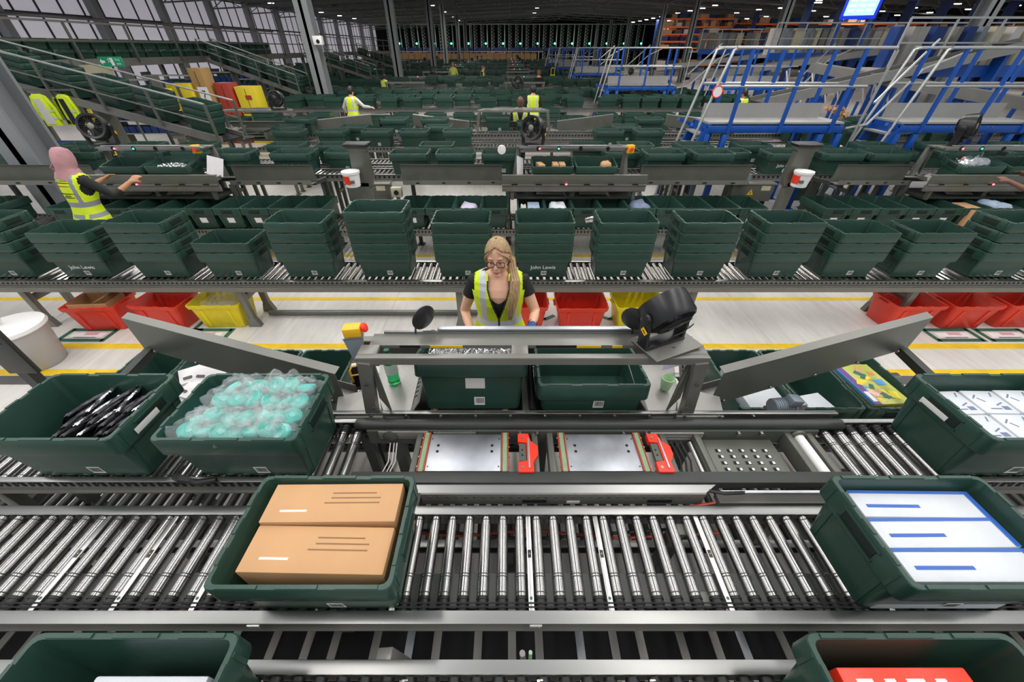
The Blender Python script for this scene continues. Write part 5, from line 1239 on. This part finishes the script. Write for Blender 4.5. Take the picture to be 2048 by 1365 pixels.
for k in range(2, 8):
    b = MB(); Y = PY * k; W = min(14 + 2.2 * k, 24)
    for dy, z in ((6.46, 1.0), (7.51, 1.0), (8.95, 1.0), (10.0, 1.0), (3.86, ZS)):
        xa, xb = 1 - W, min(1 + W, 8.6); xm, xw = (xa + xb) / 2, xb - xa; b.box((xm, dy + Y - .2, z - .04), (xw, .05, .1), 'paint_grey'); b.box((xm, dy + Y + .2, z - .04), (xw, .05, .1), 'paint_grey'); b.box((xm, dy + Y, z - .05), (xw, .36, .03), 'steel_rail')
        x = -W + 1
        while x < min(W, 8.4): b.box((x, dy + Y, z / 2 - .03), (.06, .3, z - .06), 'paint_olive'); x += 4
    tag(b.build('roller_conveyor'), f'{ordw(k - 2)} group of far roller conveyors beyond the middle-hall lane', 'conveyor', 'far conveyor groups')
    for j, x in enumerate((-9.5, -4.4, .7, 5.8)):
        if k == 2 and j == 0: continue
        b = MB(); b.panel([(x - 1.2, Y + 1.6, 1.1), (x + 1.2, Y + 1.5, 1.1), (x + 1.2, Y + 1.5, 1.35), (x - 1.2, Y + 1.6, 1.22)], .02, 'paint_olive'); b.box((x, Y + 1.57, 1.48), (1.7, .1, .06), 'paint_grey'); b.box((x - .8, Y + 1.57, .75), (.06, .06, 1.5), 'paint_olive'); b.box((x + .8, Y + 1.57, .75), (.06, .06, 1.5), 'paint_olive')
        tag(b.build('workstation'), f'far packing station facing this way, {ordw(j)} from left in the {ordw(k - 2)} far group', 'workstation', 'distant packing stations')
        b = MB(); b.box((x, Y + 6.0, 1.05), (2.4, .05, .2), 'paint_olive'); b.box((x, Y + 6.06, 1.45), (1.6, .1, .06), 'paint_grey'); b.box((x - .7, Y + 6.05, .7), (.06, .06, 1.4), 'paint_olive'); b.box((x + .7, Y + 6.05, .7), (.06, .06, 1.4), 'paint_olive'); b.box((x + .5, Y + 6.05, 1.52), (.04, .04, .1), 'paint_olive'); b.lathe([(.02, 0), (.14, .02), (.15, .1), (.04, .14)], 'black_plastic', 12, Matrix.Rotation(R(80), 3, 'X'), (x + .5, Y + 6.1, 1.68))
        b.ball((x - .3, Y + 6.0, 1.47), .02, 'lamp_red', 6); b.ball((x + .1, Y + 6.0, 1.47), .02, 'lamp_green', 6)
        tag(b.build('workstation'), f'far packing station facing away, {ordw(j)} from left in the {ordw(k - 2)} far group', 'workstation', 'distant packing stations')
# ================================================================ mezzanine on the left with totes and inclined conveyors
XM = -12.0
mz = emp('mezzanine_conveyor', (0, 0, 0), 0, 'raised conveyor along the left wall carrying a long row of tote stacks', 'conveyor')
b = MB(); b.box((XM - .4, 30, 2.26), (1.0, 44, .12), 'paint_olive'); b.box((XM + .12, 30, 2.30), (.05, 44, .2), 'paint_grey'); b.build('deck', mz)
for y in range(9, 52, 4):
    b = MB(); b.box((XM + .05, y, 1.1), (.12, .12, 2.2), 'paint_olive'); b.box((XM - .7, y, 1.1), (.12, .12, 2.2), 'paint_olive'); b.build('post', mz)
b = MB()
for y in range(9, 52, 2): b.box((XM + .2, y, 2.75), (.05, .05, .9), 'paint_olive')
b.box((XM + .2, 30, 3.2), (.045, 44, .045), 'paint_grey'); b.box((XM + .2, 30, 2.8), (.04, 44, .04), 'paint_olive'); b.build('guard_rail', mz)
i = 0; y = 9.0
while y < 24:
    for k in range(2): tote(XM - .22, y, 2.322 + k * .108 + (.0 if k == 0 else .12), f'green tote, {"lower" if k == 0 else "upper"} in the {ordw(i)} pair along the raised left conveyor', 'totes on the raised left conveyor', rz=R(90), far=True, card=0)
    y += .64 if y < 24 else 1.3; i += 1
def incline(k, A, B, n):
    A, B = Vector(A), Vector(B); d = B - A; e = Vector((d.x, d.y, 0)).normalized(); s = Vector((-e.y, e.x, 0)) * .27
    r = emp('incline_conveyor', (0, 0, 0), 0, f'{["first", "second", "third", "fourth"][k]} inclined conveyor carrying totes down from the raised left conveyor', 'conveyor', 'inclined tote conveyors')
    for q_ in (-1, 1):
        b = MB(); b.bar(A + s * q_, B + s * q_, .05, .14, 'paint_grey'); b.build('side_rail', r)
        b = MB(); up = Vector((0, 0, .62)); o = s * q_ * 1.25
        b.tube([A + o + up, B + o + up, B + o + up * .4], .018, 'steel_pale', 8); b.tube([A + o + up * .5, B + o + up * .5], .014, 'paint_grey', 8)
        m_ = 5
        for i_ in range(m_ + 1): p = A.lerp(B, i_ / m_) + o; b.bar(p, p + up, .04, .04, 'paint_olive')
        b.build('hand_rail', r)
    b = MB(); b.bar(A - Vector((0, 0, .02)), B - Vector((0, 0, .02)), .5, .03, 'black_rubber'); b.build('belt', r)
    for i_ in range(3): p = A.lerp(B, .15 + .35 * i_); b = MB(); b.box((p.x, p.y, p.z / 2 - .05), (.1, .4, p.z - .1), 'paint_olive'); b.build('leg', r)
    ang = math.atan2(-d.z, math.hypot(d.x, d.y)); rz_ = math.atan2(d.y, d.x)
    for i_ in range(n):
        p = A.lerp(B, (i_ + .5) / n); o = tote(p.x, p.y, p.z + .02, f'green tote, {ordw(i_)} from the top of the {["first", "second", "third", "fourth"][k]} inclined conveyor', 'totes riding the inclined conveyors', far=True)
        o.rotation_euler = (0, ang, rz_)
        nv = Vector((math.sin(ang) * math.cos(rz_), math.sin(ang) * math.sin(rz_), math.cos(ang))) * .112
        for lv in range(1, 3 if k < 2 else 2):
            o2 = tote(p.x + nv.x * lv, p.y + nv.y * lv, p.z + .02 + nv.z * lv, f'green tote nested {"just above" if lv == 1 else "topmost over"} the {ordw(i_)} tote on the {["first", "second", "third", "fourth"][k]} inclined conveyor', 'totes riding the inclined conveyors', far=True); o2.rotation_euler = (0, ang, rz_)
incline(0, (-11.6, 10.0, 2.3), (-5.6, 8.55, 1.2), 6)
incline(1, (-11.6, 18.3, 2.3), (-7.75, 17.2, 1.25), 5)
incline(2, (-11.6, 27.1, 2.3), (-7.6, 26.0, 1.25), 4)
incline(3, (-11.6, 36.0, 2.3), (-7.6, 34.9, 1.25), 4)
# things under and along the mezzanine
def cab(x, y, w, d, h, m, label, name='cabinet', z=0, parts=None):
    c = emp(name, (x, y, z), 0, label, 'cabinet'); b = MB(); b.box((0, 0, h / 2), (w, d, h), m, bev=.01); b.build('body', c)
    b = MB(); b.box((0, -d / 2 - .004, h / 2), (.012, .006, h * .92), 'void'); b.box((0, -d / 2 - .004, h * .55), (w * .9, .006, .03), 'void'); b.build('door_gap', c)
    b = MB(); b.box((w * .08, -d / 2 - .02, h * .6), (.03, .03, .12), 'steel_rail'); b.build('handle', c)
    return c
cab(-10.5, 14.6, .75, .5, 1.75, 'yellow_cab', 'tall yellow cabinet beside the brown door panel')
cab(-9.85, 14.7, .42, .5, 2.15, 'wood_door', 'tall brown door panel with a white number sheet', 'door_panel')
_t = text_mesh('7', .3, 'void', 'number'); sh = emp('number_sheet', (-9.8, 14.43, 1.45), 0, 'white sheet with the number seven on the brown door panel', 'sign'); b = MB(); b.box((0, 0, 0), (.32, .006, .42), 'paper'); b.build('sheet', sh); o = link('number', _t, sh, (0, -.005, 0)); o.rotation_euler.x = R(90)
cab(-9.3, 14.9, .5, .5, 1.75, 'red_cab', 'tall red cabinet between the brown panel and the small yellow cabinet')
cab(-8.65, 15.0, .65, .5, 1.65, 'yellow_cab', 'small yellow cabinet with a red notice')
b = MB(); b.box((0, 0, 0), (.2, .006, .12), 'red_cab'); tag(b.build('notice', None, (-8.6, 14.74, 1.35)), 'red notice on the small yellow cabinet', 'sign')
cab(-9.6, 8.7, 1.5, .4, 1.1, 'blue_navy', 'low blue cabinet under the first inclined conveyor beside the column')
b = MB(); b.panel([(-.42, 0, 0), (.42, 0, .02), (.42, 0, .55), (-.42, 0, .53)], .02, 'beige'); [b.box((x_, .02, -.85), (.04, .03, 1.75), 'paint_olive') for x_ in (-.3, .3)]; tag(b.build('notice_board', None, (-11.2, 12.6, 1.75)), 'tan notice board under the raised conveyor', 'board')
for j, (x, y) in enumerate(((-11.4, 13.6), (-11.6, 15.8), (-11.6, 18), (-11.6, 20.5), (-11.6, 23))):
    r = emp('parts_rack', (x, y, 0), 0, f'rack of blue picking bins under the raised conveyor, {ordw(j)} from the column', 'rack', 'blue bin racks'); b = MB()
    for s in (-1, 1): b.box((s * .85, 0, 1.0), (.05, .4, 2.0), 'paint_olive')
    for z in (.5, .85, 1.2, 1.55, 1.9): b.box((0, 0, z), (1.7, .4, .03), 'steel_pale')
    b.build('frame', r); b = MB()
    for z in (.5, .85, 1.2, 1.55):
        for i_ in range(7): b.loft([rr(.1, .17, .01, z + .02, 0), rr(.105, .18, .01, z + .2, 0), rr(.09, .16, .01, z + .2, 0), rr(.09, .16, .01, z + .05, 0)], 'blue_navy'); bb = b.bm.verts; bb.ensure_lookup_table(); [setattr(v.co, 'x', v.co.x - .69 + .23 * i_) for v in bb[len(bb) - 16:]]
    o = b.build('bin', r, None, False); o['kind'] = 'stuff'
for j, (x, y, z) in enumerate(((-10.55, 10.2, 2.22), (-11.5, 11.5, 2.2))): pass
b = MB()
for i_ in range(16): b.box((-11.8, 9.4 + i_ * .25, 2.16), (.03, .12, .07), 'yellow_paint' if i_ % 2 else 'void')
tag(b.build('hazard_strip'), 'yellow and black hazard strip on the edge of the raised conveyor', 'strip')
for j, (x, y) in enumerate(((-10.9, 11.4), (-9.0, 11.9), (-10.9, 9.6))):
    b = MB()
    for i_ in range(18): b.box((0, 0, .05 + i_ * .1), (.13, .13, .1), 'yellow_paint' if i_ % 2 else 'void')
    tag(b.build('hazard_post', None, (x, y, 0)), f'yellow and black striped post, {ordw(j)} below the first inclined conveyor', 'post', 'hazard striped posts')
def jacket(x, y, z, rz, label, m='vest_lime', m2='cloth_white'):
    r = emp('hanging_jacket', (x, y, z), rz, label, 'jacket', 'hi-vis jackets hanging by the column'); r.scale = (.62,) * 3; b = MB()
    b.loft([rr(.10, .05, .03, .9), rr(.2, .08, .05, .84), rr(.19, .09, .06, .5), rr(.22, .09, .06, .1), rr(.23, .08, .06, 0)], m); b.build('body', r)
    for z_ in (.2, .4): b = MB(); b.loft([rr(.222, .095, .06, z_), rr(.218, .095, .06, z_ + .06)], 'vest_silver', False, False); b.build('reflective_band', r)
    b = MB(); b.loft([rr(.1, .012, .01, .78), rr(.12, .012, .01, .05)], m2); b.build('lining', r, (-.02, -.09, 0)); b = MB(); b.tube([(0, 0, .88), (0, 0, .98), (.03, 0, 1.0)], .006, 'steel_rail', 6); b.build('hook', r)
    for s in (-1, 1): b = MB(); b.limb([(s * .18, 0, .8), (s * .26, 0, .5), (s * .27, -.02, .2)], [.06, .055, .05], m, 10); b.build('sleeve', r)
jacket(-9.5, 9.0, 1.36, R(10), 'hi-vis jacket with white lining hanging beside the big grey column'); jacket(-9.05, 9.05, 1.35, R(-10), 'lime hi-vis jacket hanging behind the white-lined one', m2='cloth_black'); jacket(-9.28, 9.2, 1.34, 0, 'dark lined hi-vis jacket hanging between two lime jackets', m2='cloth_black')
b = MB(); b.box((-9.3, 9.08, 1.98), (1.0, .03, .03), 'paint_olive'); b.box((-9.8, 9.08, 1.0), (.05, .05, 2.0), 'paint_olive'); b.box((-8.8, 9.08, 1.0), (.05, .05, 2.0), 'paint_olive'); tag(b.build('coat_rail'), 'olive steel coat rail holding the hi-vis jackets', 'rail')
def exit_sign(x, y, z, w, label, m='sign_green', rz=0):
    s = emp('exit_sign', (x, y, z), rz, label, 'sign'); h = w * .34; b = MB(); b.box((0, 0, 0), (w, .03, h), m, bev=.004); b.build('panel', s)
    b = MB(); T_ = Matrix.Translation((0, -.016, 0)) @ Matrix.Rotation(R(90), 4, 'X')
    b.prism([(-.46 * w, 0), (-.36 * w, .1 * w), (-.36 * w, .04 * w), (-.24 * w, .04 * w), (-.24 * w, -.04 * w), (-.36 * w, -.04 * w), (-.36 * w, -.1 * w)], .004, 'paper', T_)
    b.prism([(.0 * w, -.13 * w), (.12 * w, -.13 * w), (.12 * w, .13 * w), (.0 * w, .13 * w)], .004, 'paper', T_)
    for a_, c_ in (((-.06, .02), (.0, -.04)), ((-.06, .02), (-.12, -.04)), ((-.06, .06), (-.06, .0)), ((-.06, .05), (-.12, .07))): b.bar((a_[0] * w, -.018, a_[1] * w), (c_[0] * w, -.018, c_[1] * w), .003, .03 * w, 'paper', (0, 1, 0))
    b.ball((-.055 * w, -.018, .095 * w), (.024 * w, .004, .024 * w), 'paper', 10); b.build('pictogram', s)
    for k_, tx in enumerate(('Fire', 'exit')): o = link('lettering', text_mesh(tx, .13 * w, 'paper'), s, (.31 * w, -.017, .065 * w - k_ * .13 * w)); o.rotation_euler.x = R(90)
exit_sign(-10.45, 12.3, 2.36, .62, 'green fire exit sign with arrow and running figure on the raised conveyor edge')
b = MB(); b.box((0, 0, 0), (1.5, .03, 1.0), 'wall_panel'); 
for x_, z_, w_, h_ in ((-.45, .1, .25, .4), (-.15, -.1, .2, .3), (.1, .1, .2, .5), (.4, .15, .25, .2), (.42, -.2, .3, .2)): b.box((x_, -.018, z_), (w_, .006, h_), 'sign_green')
tag(b.build('wall_sign', None, (XL + .25, 23.6, 4.9), True, R(60)), 'pale wall sign with green pictogram blocks high on the left wall', 'sign')
# ================================================================ blue crossover bridges on the right
def bridge(loc, label, k=1.0, stairs_right=True):
    r = emp('crossover_bridge', loc, 0, label, 'bridge', 'blue crossover bridges'); W, D_, z = 2.5, .66, 1.57
    b = MB()
    b.box((W / 2, 0, z - .11), (W, .06, .115), 'blue_paint', bev=.004); b.box((W / 2, D_, z - .11), (W, .06, .115), 'blue_paint'); b.box((.03, D_ / 2, z - .11), (.06, D_, .16), 'blue_paint'); b.box((W - .03, D_ / 2, z - .11), (.06, D_, .16), 'blue_paint')
    for i_ in range(4):
        for q_ in (-.05, .05): b.cyl((.1 + i_ * (W - .2) / 3 + q_, -.036, z - .07), (.1 + i_ * (W - .2) / 3 + q_, -.03, z - .07), .012, 'steel_rail', 8)
    b.build('frame', r)
    b = MB(); b.box((W / 2, D_ / 2, z - .015), (W, D_, .03), 'deck_grey'); b.build('deck', r)
    b = MB(); b.panel([(.1, D_ - .03, z), (W - .1, D_ - .03, z), (W - .1, D_ - .03, z + .24), (.1, D_ - .03, z + .24)], .01, 'deck_grey'); b.build('kick_plate', r)
    for x_ in (.02, .36, W - .36, W - .02):
        for y_ in (0, D_): b = MB(); b.box((x_, y_, (z - .19) / 2), (.10, .09, z - .19), 'blue_paint', bev=.004); b.box((x_, y_, .006), (.18, .18, .012), 'blue_paint'); b.build('leg', r)
    for y_ in (-.035, D_ + .035):
        for x_ in (.38, 1.32, 2.26): b = MB(); b.box((x_, y_, z + .46), (.06, .04, 1.26), 'blue_paint'); b.build('guard_post', r)
        b = MB(); b.tube([(.1, y_, z + 1.08), (W + .25, y_, z + 1.08)], .024, 'steel_pale', 10); b.tube([(.0, y_, z + .55), (W + .05, y_, z + .55)], .022, 'steel_pale', 10); b.build('guard_rail', r)
    for y_ in (.0, D_):
        b = MB(); b.tube([(.2, y_, z + 1.08), (.08, y_ , z + 1.05), (-.02, y_ - .04, z + .7), (-.42, y_ - .1, .55), (-.46, y_ - .1, .05)], .024, 'steel_pale', 10); b.bar((-.05, y_ + .02, z - .12), (-.34, y_ - .08, z - .02), .05, .05, 'blue_paint'); b.build('stair_rail', r)
    b = MB()
    for i_ in range(7): b.box((-.06 - .05 * i_, D_ / 2 - .02, z - .2 - .21 * i_), (.16, D_ - .05, .03), 'deck_grey')
    for y_ in (.0, D_ - .04): b.bar((.0, y_, z - .1), (-.42, y_ - .04, .02), .06, .14, 'blue_paint')
    b.build('stair', r)
    b = MB(); b.tube([(W + .25, 0, z + 1.08), (W + .3, 0, z + 1.04), (W + .22, .0, .02)], .022, 'steel_pale', 8); b.tube([(W + .05, 0, z - .1), (W + .5, .1, z - .05), (W + 1.7, .9, z + .75), (W + 2.4, .9, z + 1.04)], .022, 'steel_pale', 8); b.tube([(W + .35, 0, z + .3), (W + 1.7, .9, z + 1.2)], .02, 'steel_pale', 8); b.build('side_rail', r)
    return r
for k in range(5):
    bridge((3.68, 7.9 + PY * k, 0), f'blue crossover bridge with pale handrails, {ordw(k)} counting down the hall', stairs_right=True)
bridge((7.25, 7.92, 0), 'blue crossover bridge close to the right picture edge'); bridge((7.9, 16.8, 0), 'blue crossover bridge behind the right-edge one')
tp = emp('warning_disc', (3.62, 7.78, 2.05), 0, 'round white warning disc with red rim on the blue bridge rail', 'sign'); b = MB(); b.lathe([(.0, 0), (.085, 0), (.085, .006), (0, .006)], 'paper', 20, Matrix.Rotation(R(90), 3, 'X')); b.build('face', tp); b = MB(); b.tube([(.085 * math.cos(t), -.004, .085 * math.sin(t)) for t in [2 * math.pi * q_ / 24 for q_ in range(25)]], .009, 'red_paint', 6); b.build('rim', tp)
for j, (x, y, z, n) in enumerate(((6.45, 8.6, 1.62, 6), (5.2, 17.1, 1.4, 9), (4.6, 25.9, 1.4, 8))):
    b = MB(); q = random.Random(j)
    for i_ in range(n): c_ = Vector((x + q.uniform(-.2, .2) * (1 + j), y + q.uniform(-.1, .1), z + q.uniform(-.05, .08))); [b.panel([c_ + Vector((q.uniform(-.1, .1), q.uniform(-.06, .06), q.uniform(-.06, .08))) for _ in range(3)], .004, 'card') for __ in range(14)]
    b.box((x, y, z / 2 - .06), (.5 * (1 + j), .4, z - .1), 'tote_green'); tag(b.build('packing_paper'), f'heap of tan packing paper on a dark bin near the {ordw(j)} blue bridge', 'paper', kind='stuff')
# screen on blue posts
sc_ = emp('display_screen', (14.3, 20.3, 0), R(-30), 'bright blue information screen on two blue posts high at right', 'screen'); b = MB(); b.box((0, 0, 4.05), (1.2, .06, .95), 'screen_edge', bev=.01); b.build('casing', sc_); b = MB(); b.box((0, -.034, 4.08), (1.0, .006, .78), 'screen_blue'); pn = b.build('panel', sc_); b = MB()
for i_ in range(4):
    for k_ in range(3): b.box((-.3 + .3 * k_, -.039, 3.84 + .16 * i_), (.2, .003, .06), 'screen_ink')
b.build('text_row', pn); b = MB(); b.box((-.5, .05, 2.1), (.12, .1, 4.2), 'blue_paint'); b.box((.5, .05, 2.1), (.12, .1, 4.2), 'blue_paint'); b.build('post', sc_)
# sorter structures on the right: raised grey chutes, mezzanine, racks
def sorter(j, A, B, w=.5, h=.22):
    A, B = Vector(A), Vector(B); r = emp('sorter_conveyor', (0, 0, 0), 0, f'long grey raised sorter conveyor, {ordw(j)} of the group on the right', 'conveyor', 'raised sorter conveyors'); e = Vector((B.x - A.x, B.y - A.y, 0)).normalized(); s = Vector((-e.y, e.x, 0)) * w / 2
    for q_ in (-1, 1): b = MB(); b.bar(A + s * q_, B + s * q_, .05, h, 'tray_grey' if q_ < 0 else 'paint_grey'); b.build('side_rail', r)
    b = MB(); b.bar(A, B, w, .05, 'paint_dark'); b.build('belt', r)
    for i_ in range(4): p = A.lerp(B, .08 + .28 * i_); b = MB(); b.box((p.x, p.y, p.z / 2 - .05), (.1, .3, p.z - .1), 'blue_paint'); b.build('leg', r)
sorter(0, (6.6, 11.8, 1.5), (13.5, 12.4, 2.75)); sorter(1, (9.9, 8.3, 1.35), (13.5, 8.5, 1.75)); sorter(2, (7.2, 18.5, 1.7), (16.5, 19.5, 2.7)); sorter(3, (8.5, 27, 1.7), (19, 28, 2.7)); sorter(4, (12.4, 9.6, 1.55), (8.9, 13.6, 2.2))
mz2 = emp('mezzanine', (0, 0, 0), 0, 'blue steel mezzanine along the right side with grey railings', 'platform')
for y0, y1, z, x0, x1 in ((12.5, 13.6, 2.15, 10.2, 24), (20, 21.4, 2.35, 11, 30), (30, 31.5, 2.45, 12, 36)):
    b = MB(); b.box(((x0 + x1) / 2, (y0 + y1) / 2, z), (x1 - x0, y1 - y0, .1), 'deck_grey'); b.box(((x0 + x1) / 2, y0 - .03, z), (x1 - x0, .08, .26), 'blue_paint'); b.build('deck', mz2)
    b = MB(); x = x0
    while x <= x1: b.box((x, y0, z + .55), (.04, .04, 1.1), 'steel_pale'); x += 1.2
    b.box(((x0 + x1) / 2, y0, z + 1.1), (x1 - x0, .045, .045), 'steel_pale'); b.box(((x0 + x1) / 2, y0, z + .6), (x1 - x0, .035, .035), 'steel_pale'); b.build('guard_rail', mz2)
    x = x0 + .3
    while x <= x1: b = MB(); b.box((x, y0 + .2, z / 2 - .05), (.12, .12, z - .1), 'blue_paint'); b.build('post', mz2); x += 3
    b = MB(); q = random.Random(int(y0)); x = x0 + .4
    while x < x1:
        m_ = q.choice(['beige', 'motor_grey', 'tray_grey', 'blue_navy', 'paint_grey', 'cloth_white']); w_ = q.uniform(.12, .4); b.box((x, y0 + .75, z + .05 + .45), (w_, .35, .9), m_); x += w_ + q.uniform(.04, .3)
    b.build('equipment', mz2)
for j in range(9):
    x = 9.4 + j * .42; b = MB(); b.tube([(x, 14.9, 1.2), (x - .25, 15.2, 2.05), (x - .1, 15.3, 2.1), (x + .1, 15.3, 1.3)], .025, 'steel_pale', 6); b.box((x, 15.1, .6), (.06, .06, 1.2), 'blue_paint')
    tag(b.build('guide_frame'), f'bent pale tube guide frame, {ordw(j)} of the row behind the right-edge bridge', 'frame', 'bent tube guide frames')
def pallet_rack(x0, x1, y, label, z0=0, levels=(1.0, 2.6, 3.2, 3.85, 4.5, 5.2), m='orange_paint_glow'):
    r = emp('pallet_rack', (0, y, z0), 0, label, 'rack', 'orange pallet racks')
    b = MB(); x = x0
    while x <= x1 + .1: b.box((x, 0, 2.8), (.1, .9, 5.6), 'blue_navy'); x += 2.7
    b.build('upright', r)
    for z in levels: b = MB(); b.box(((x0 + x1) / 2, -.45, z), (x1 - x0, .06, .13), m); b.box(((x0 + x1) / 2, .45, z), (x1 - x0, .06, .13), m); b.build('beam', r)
    b = MB(); q = random.Random(int(x0 * 7 + y)); 
    for z in levels:
        x = x0 + .3
        while x < x1 - .5: w_ = q.uniform(.5, 1.1); h_ = q.uniform(.25, .5); b.box((x + w_ / 2, 0, z + .065 + h_ / 2), (w_, .8, h_), q.choice(['card', 'card_edge', 'cloth_navy', 'paint_dark', 'cloth_white', 'blue_navy', 'card'])); x += w_ + q.uniform(.05, .5)
    o = b.build('stored_goods', r); o['kind'] = 'stuff'
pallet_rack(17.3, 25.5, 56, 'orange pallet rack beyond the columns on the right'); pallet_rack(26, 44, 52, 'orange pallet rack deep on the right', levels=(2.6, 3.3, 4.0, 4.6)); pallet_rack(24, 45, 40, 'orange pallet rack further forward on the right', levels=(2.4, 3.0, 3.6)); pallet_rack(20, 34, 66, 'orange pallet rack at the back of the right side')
# far racking with teal lamps
for j in range(15):
    x = -22 + j * 3.15; r = emp('storage_rack', (x, 88, 0), 0, f'tall dark lattice storage rack with teal signal lamp, {ordw(j)} from the left', 'rack', 'lattice storage racks')
    for dx in (0, 1.25):
        b = MB(); b.box((dx, 0, 2.95), (.09, .1, 5.9), 'rack_pale'); b.box((dx + .55, 0, 2.95), (.09, .1, 5.9), 'rack_dark')
        for i_ in range(12): z = .2 + i_ * .47; b.bar((dx, 0, z), (dx + .55, 0, z + .25), .05, .05, 'rack_pale'); b.bar((dx + .55, 0, z + .25), (dx, 0, z + .5), .05, .05, 'rack_pale')
        b.build('lattice_upright', r)
    b = MB(); b.box((2.4, -.1, 2.95), (.16, .12, 5.9), 'steel_pale'); b.build('post', r)
    b = MB(); b.ball((2.1, -.6, 3.25), .15, 'lamp_teal', 10); b.build('signal_lamp', r)
    b = MB(); b.box((1.6, -.5, 2.4), (2.6, .1, .5), 'blue_navy'); b.box((2.1, -.6, 2.6), (.5, .1, .6), 'rack_dark'); b.build('panel', r)
b = MB(); b.box((0, 87.5, 5.95), (60, .3, .12), 'rack_pale'); tag(b.build('rack_beam'), 'long pale beam along the top of the lattice storage racks', 'beam')
for j in range(24):
    x = -18.5 + j * .98; card_box((x, 76 + rnd.uniform(-.1, .1), 0), (.92, .9, 1.95 + rnd.uniform(-.06, .06)), 0, f'tall cardboard box, {ordw(j)} from the left in the wall of boxes at the back', 'wall of cardboard boxes')
b = MB(); b.box((-7, 77, 2.15), (25, .3, .12), 'steel_pale'); tag(b.build('back_rail'), 'pale rail running above the wall of cardboard boxes', 'rail')
# ceiling lamps
LAMP = MB(); LAMP.box((0, 0, 0), (.5, .16, .05), 'lamp_white'); LM = LAMP.mesh('lamp'); HS = MB(); HS.box((0, 0, .05), (.56, .22, .06), 'roof_steel'); HS.cyl((0, 0, .08), (0, 0, .5), .015, 'roof_steel', 6); HSM = HS.mesh('housing')
for X, z, y0, n, st_, g in ((-22.5, 6.0, 30, 10, 6, 'row of lamps along the left wall'), (-8, 6.1, 52, 5, 9, 'lamps above the left columns'), (21.5, 6.1, 52, 11, 3.6, 'row of lamps at right of the far racks'), (4, 7.0, 70, 2, 9, 'lamps over the middle'), (27, 5.9, 34, 9, 5, 'lamps over the right racks'), (32, 5.7, 30, 10, 4.5, 'lamps over the right racks'), (37, 5.5, 29.5, 11, 4, 'lamps over the right racks'), (24, 5.4, 24, 5, 5, 'lamps over the right racks'), (42, 5.4, 29.5, 11, 4, 'lamps over the right racks')):
    for i_ in range(n):
        o = link('ceiling_lamp', LM, None, (X + rnd.uniform(-.15, .15), y0 + i_ * st_, z)); tag(o, 'small bright lamp hanging in the ' + g, 'lamp', g); link('housing', HSM, o)
# ================================================================ light
w = bpy.data.worlds.new('hall_ambient'); SC.world = w; w.use_nodes = True
w.node_tree.nodes['Background'].inputs[0].default_value = (.90, .95, 1.0, 1); w.node_tree.nodes['Background'].inputs[1].default_value = .52
def area(x, y, z, sx, sy, e, c=(1, .97, .93)):
    l = bpy.data.lights.new('overhead_area_light', 'AREA'); l.shape = 'RECTANGLE'; l.size = sx; l.size_y = sy; l.energy = e; l.color = c
    o = bpy.data.objects.new('overhead_area_light', l); COL.objects.link(o); o.location = (x, y, z)
for x, e in ((-7.2, 440), (-2.5, 400), (2.5, 400), (7.2, 440)): area(x, 5.6, 6.5, .45, 18, e)  # unseen long strips for the overhead lamp rows, shaped for streak highlights on rollers
for x in (-16, -4, 8, 20):
    for y in (14, 24, 36, 50, 66): area(x, y, 5.6, 3, 1.5, 200)
for y in (20, 34, 50, 70): area(36, y, 5.2, 3, 1.5, 200)
for x in (-16, -2, 12): area(x, 80, 5.4, 4, 1.5, 300)  # extra unseen lights added to brighten the far racks
SC.view_settings.exposure = 0.0
SC.cycles.use_denoising = True
SC.cycles.max_bounces = 6; SC.cycles.diffuse_bounces = 3; SC.cycles.glossy_bounces = 3; SC.cycles.transmission_bounces = 6; SC.cycles.transparent_max_bounces = 10
SC.cycles.sample_clamp_indirect = 4
